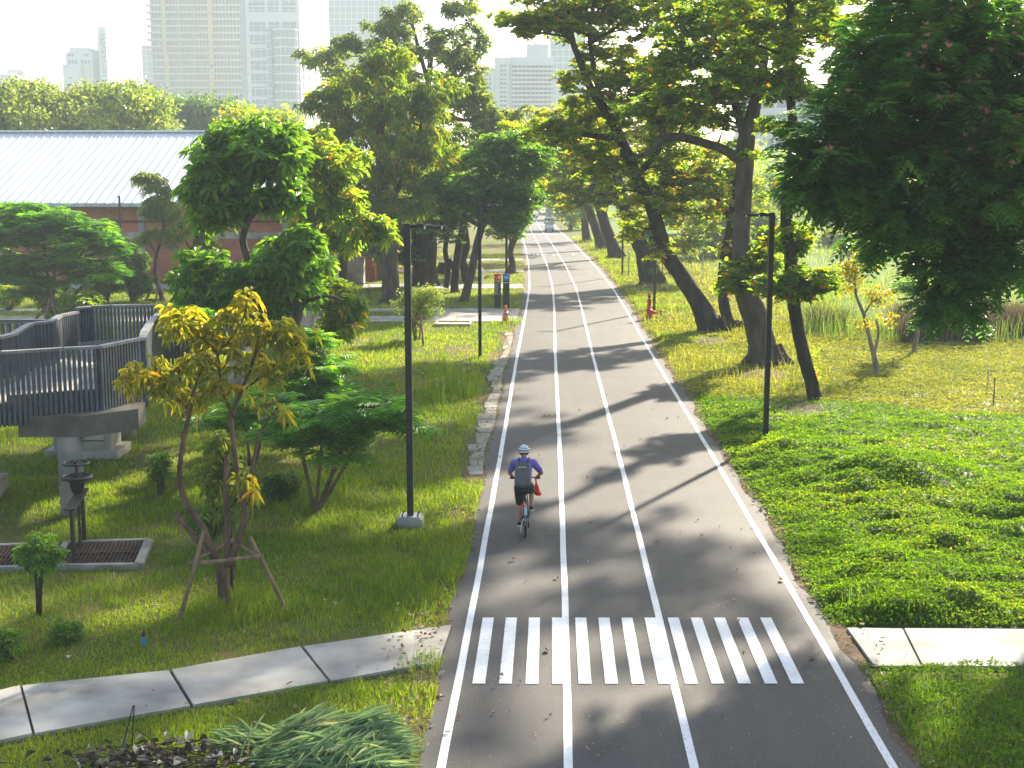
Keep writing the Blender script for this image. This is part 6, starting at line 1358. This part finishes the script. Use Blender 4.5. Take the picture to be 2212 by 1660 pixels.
def walker(label, base, top, bottom, skinm, face=0.0, head='hair', sc_=1.0, sit=False, pose=.2):
    r = thing('person', label, 'person', base); b = Vector(base)
    ca, sa = math.cos(face), math.sin(face)
    def q(x, y, z): return b+Vector(((x*ca-y*sa)*sc_, (x*sa+y*ca)*sc_, z*sc_))
    K = MB(); hz_ = .50 if sit else .88; dz = hz_-.88
    K.caps(q(0,0,.95+dz), .13, q(0,.02,1.15+dz), .13).caps(q(0,.02,1.15+dz), .13, q(0,.02,1.35+dz), .14).caps(q(-.1,.02,1.38+dz), .07, q(.1,.02,1.38+dz), .07).caps(q(0,.02,1.42+dz), .055, q(0,.03,1.52+dz), .05).caps(q(0,.03,1.60+dz), .095, q(0,.04,1.62+dz), .09).caps(q(0,.12,1.60+dz), .014, q(0,.12,1.58+dz), .018)
    LG = MB()
    for s in (-1, 1):
        hp = q(.09*s,0,.90+dz); fy = pose*s
        if sit: kn = q(.1*s,.42,.5); an = q(.1*s,.5,.1)
        else: kn = q(.09*s,fy*.6+.05,.48); an = q(.09*s,fy,.08)
        for m_, e in ((K, 0), (LG, .016)):
            m_.caps(hp, .09+e, kn, .06+e).caps(kn, .06+e, an, .04+e)
        K.caps(an, .04, an+Vector((.12*-sa,.12*ca,-.03)), .03)
        sh_ = q(.18*s,.02,1.38+dz); el_ = q(.24*s,-fy*.5+(.15 if sit else 0),1.10+dz); ha = q(.24*s,-fy*.9+(.42 if sit else .1),.88+dz+(.2 if sit else 0))
        K.caps(sh_, .055, el_, .042).caps(el_, .042, ha, .03)
        for i in range(4): K.caps(ha, .014, ha+Vector(((.012*i-.018)*ca,.03*ca,-.085-.006*(i in (1,2)))), .009, 6)
        K.caps(ha, .014, ha+Vector((-.03*s*ca,.03,-.04)), .010, 6)
    body('body', K, skinm, r, .02, 3)
    TP = MB().caps(q(0,0,.95+dz), .145, q(0,.02,1.15+dz), .145).caps(q(0,.02,1.15+dz), .145, q(0,.02,1.35+dz), .155).caps(q(-.1,.02,1.38+dz), .085, q(.1,.02,1.38+dz), .085)
    for s in (-1, 1): TP.caps(q(.18*s,.02,1.38+dz), .068, q(.22*s,-pose*s*.3,1.18+dz), .058)
    body('shirt', TP, top, r, .02, 3)
    body('trousers', LG.caps(q(-.05,0,.93+dz), .13, q(.05,0,.93+dz), .13), bottom, r, .02, 3)
    build('hat' if head != 'hair' else 'hair', MB().sup(q(0,.02,1.655+dz), (.105*sc_,.115*sc_,.075*sc_), .9), M[head], r, True)
    return r
p = gp(1151, 447.5); walker('far walker in an orange shirt and dark trousers on the plaza side', (p.x,p.y,.012), M['orangewear'], M['navy'], M['skin'], .3, 'hair', 1.0)
p = gp(1178.5, 448.5); walker('far walker dressed all in red wearing a white cap', (p.x,p.y,.35), M['red'], M['orangewear'], M['skin'], 2.8, 'white', 1.0)
# golf cart
g0 = gp(1187, 501); GX_, GY_ = g0.x, g0.y
cart = thing('golf_cart', 'white golf cart with a canopy roof coming along the right lane', 'golf cart', g0)
def Q(x, y, z): return Vector((GX_+x, GY_+y, z))
build('body', MB().sup(Q(0,.28,.56), (.60,.32,.20), .35).sup(Q(0,1.25,.36), (.60,1.0,.10), .3).sup(Q(0,2.15,.60), (.60,.42,.24), .3).box(Q(0,.45,.82), (1.02,.10,.14), rx=-.4), M['white'], cart, True)
bpn = build('bumper', MB().sup(Q(0,-.05,.34), (.42,.06,.07), .4), M['black'], cart)
for s in (-1, 1):
    build('headlight', MB().sup(Q(.43*s,-.035,.62), (.10,.025,.045), .5), M['galv'], cart)
    mr = build('mirror', MB().sup(Q(.70*s,.62,1.16), (.06,.03,.09), .5).tube([Q(.55*s,.62,1.1), Q(.68*s,.62,1.14)], .012, 5), M['black'], cart)
    for yy_ in (.25, 2.0):
        wh = build('wheel', MB().lathe([(.10,-.10),(.20,-.10),(.235,-.06),(.235,.06),(.20,.10),(.10,.10)], Q(.48*s,yy_,.235), (1,0,0), 20), M['rubber'], cart)
        build('rim', MB().lathe([(.02,0),(.13,0),(.12,.012),(.02,.014)], Q(.58*s,yy_,.235), (s,0,0), 16), M['silver'], wh)
    for y0_, y1_, nm in ((.55,.75,'roof_post'),(2.2,2.1,'roof_post')): build(nm, MB().tube([Q(.56*s,y0_,.75), Q(.54*s,y1_,1.80)], .022, 6), M['black'], cart)
build('roof', MB().sup(Q(0,1.40,1.85), (.66,.98,.065), .25, n=28, m=10), M['white'], cart, True)
m, t, out = nt('clear_windscreen'); gb_ = N(t, 'ShaderNodeBsdfPrincipled'); gb_.inputs['Base Color'].default_value = (.42,.47,.50,1); gb_.inputs['Roughness'].default_value = .15; tb_ = N(t, 'ShaderNodeBsdfTransparent'); ms_ = N(t, 'ShaderNodeMixShader'); ms_.inputs[0].default_value = .55
t.links.new(tb_.outputs[0], ms_.inputs[1]); t.links.new(gb_.outputs[0], ms_.inputs[2]); t.links.new(ms_.outputs[0], out.inputs[0])
build('windscreen', MB().box(Q(0,.63,1.06), (1.02,.015,.50), rx=-.14), m, cart)
build('seat', MB().sup(Q(0,1.45,.68), (.52,.25,.09), .3).sup(Q(0,1.72,.98), (.52,.07,.26), .3), M['cream'], cart, True)
build('steering_wheel', MB().torus(Q(.26,.92,1.0), .17, .016, (0,-.7,.7), 20, 6).tube([Q(.26,.92,1.0), Q(.26,.65,.80)], .02, 6), M['black'], cart)
walker('driver in a red shirt seated in the golf cart', tuple(Q(.05,1.42,.32)), M['red'], M['navy'], M['skin'], math.pi, 'hair', .95, True)
walker('passenger in dark clothes seated beside the golf cart driver', tuple(Q(.36,1.42,.32)), M['navy'], M['navy'], M['skin'], math.pi, 'hair', .95, True)
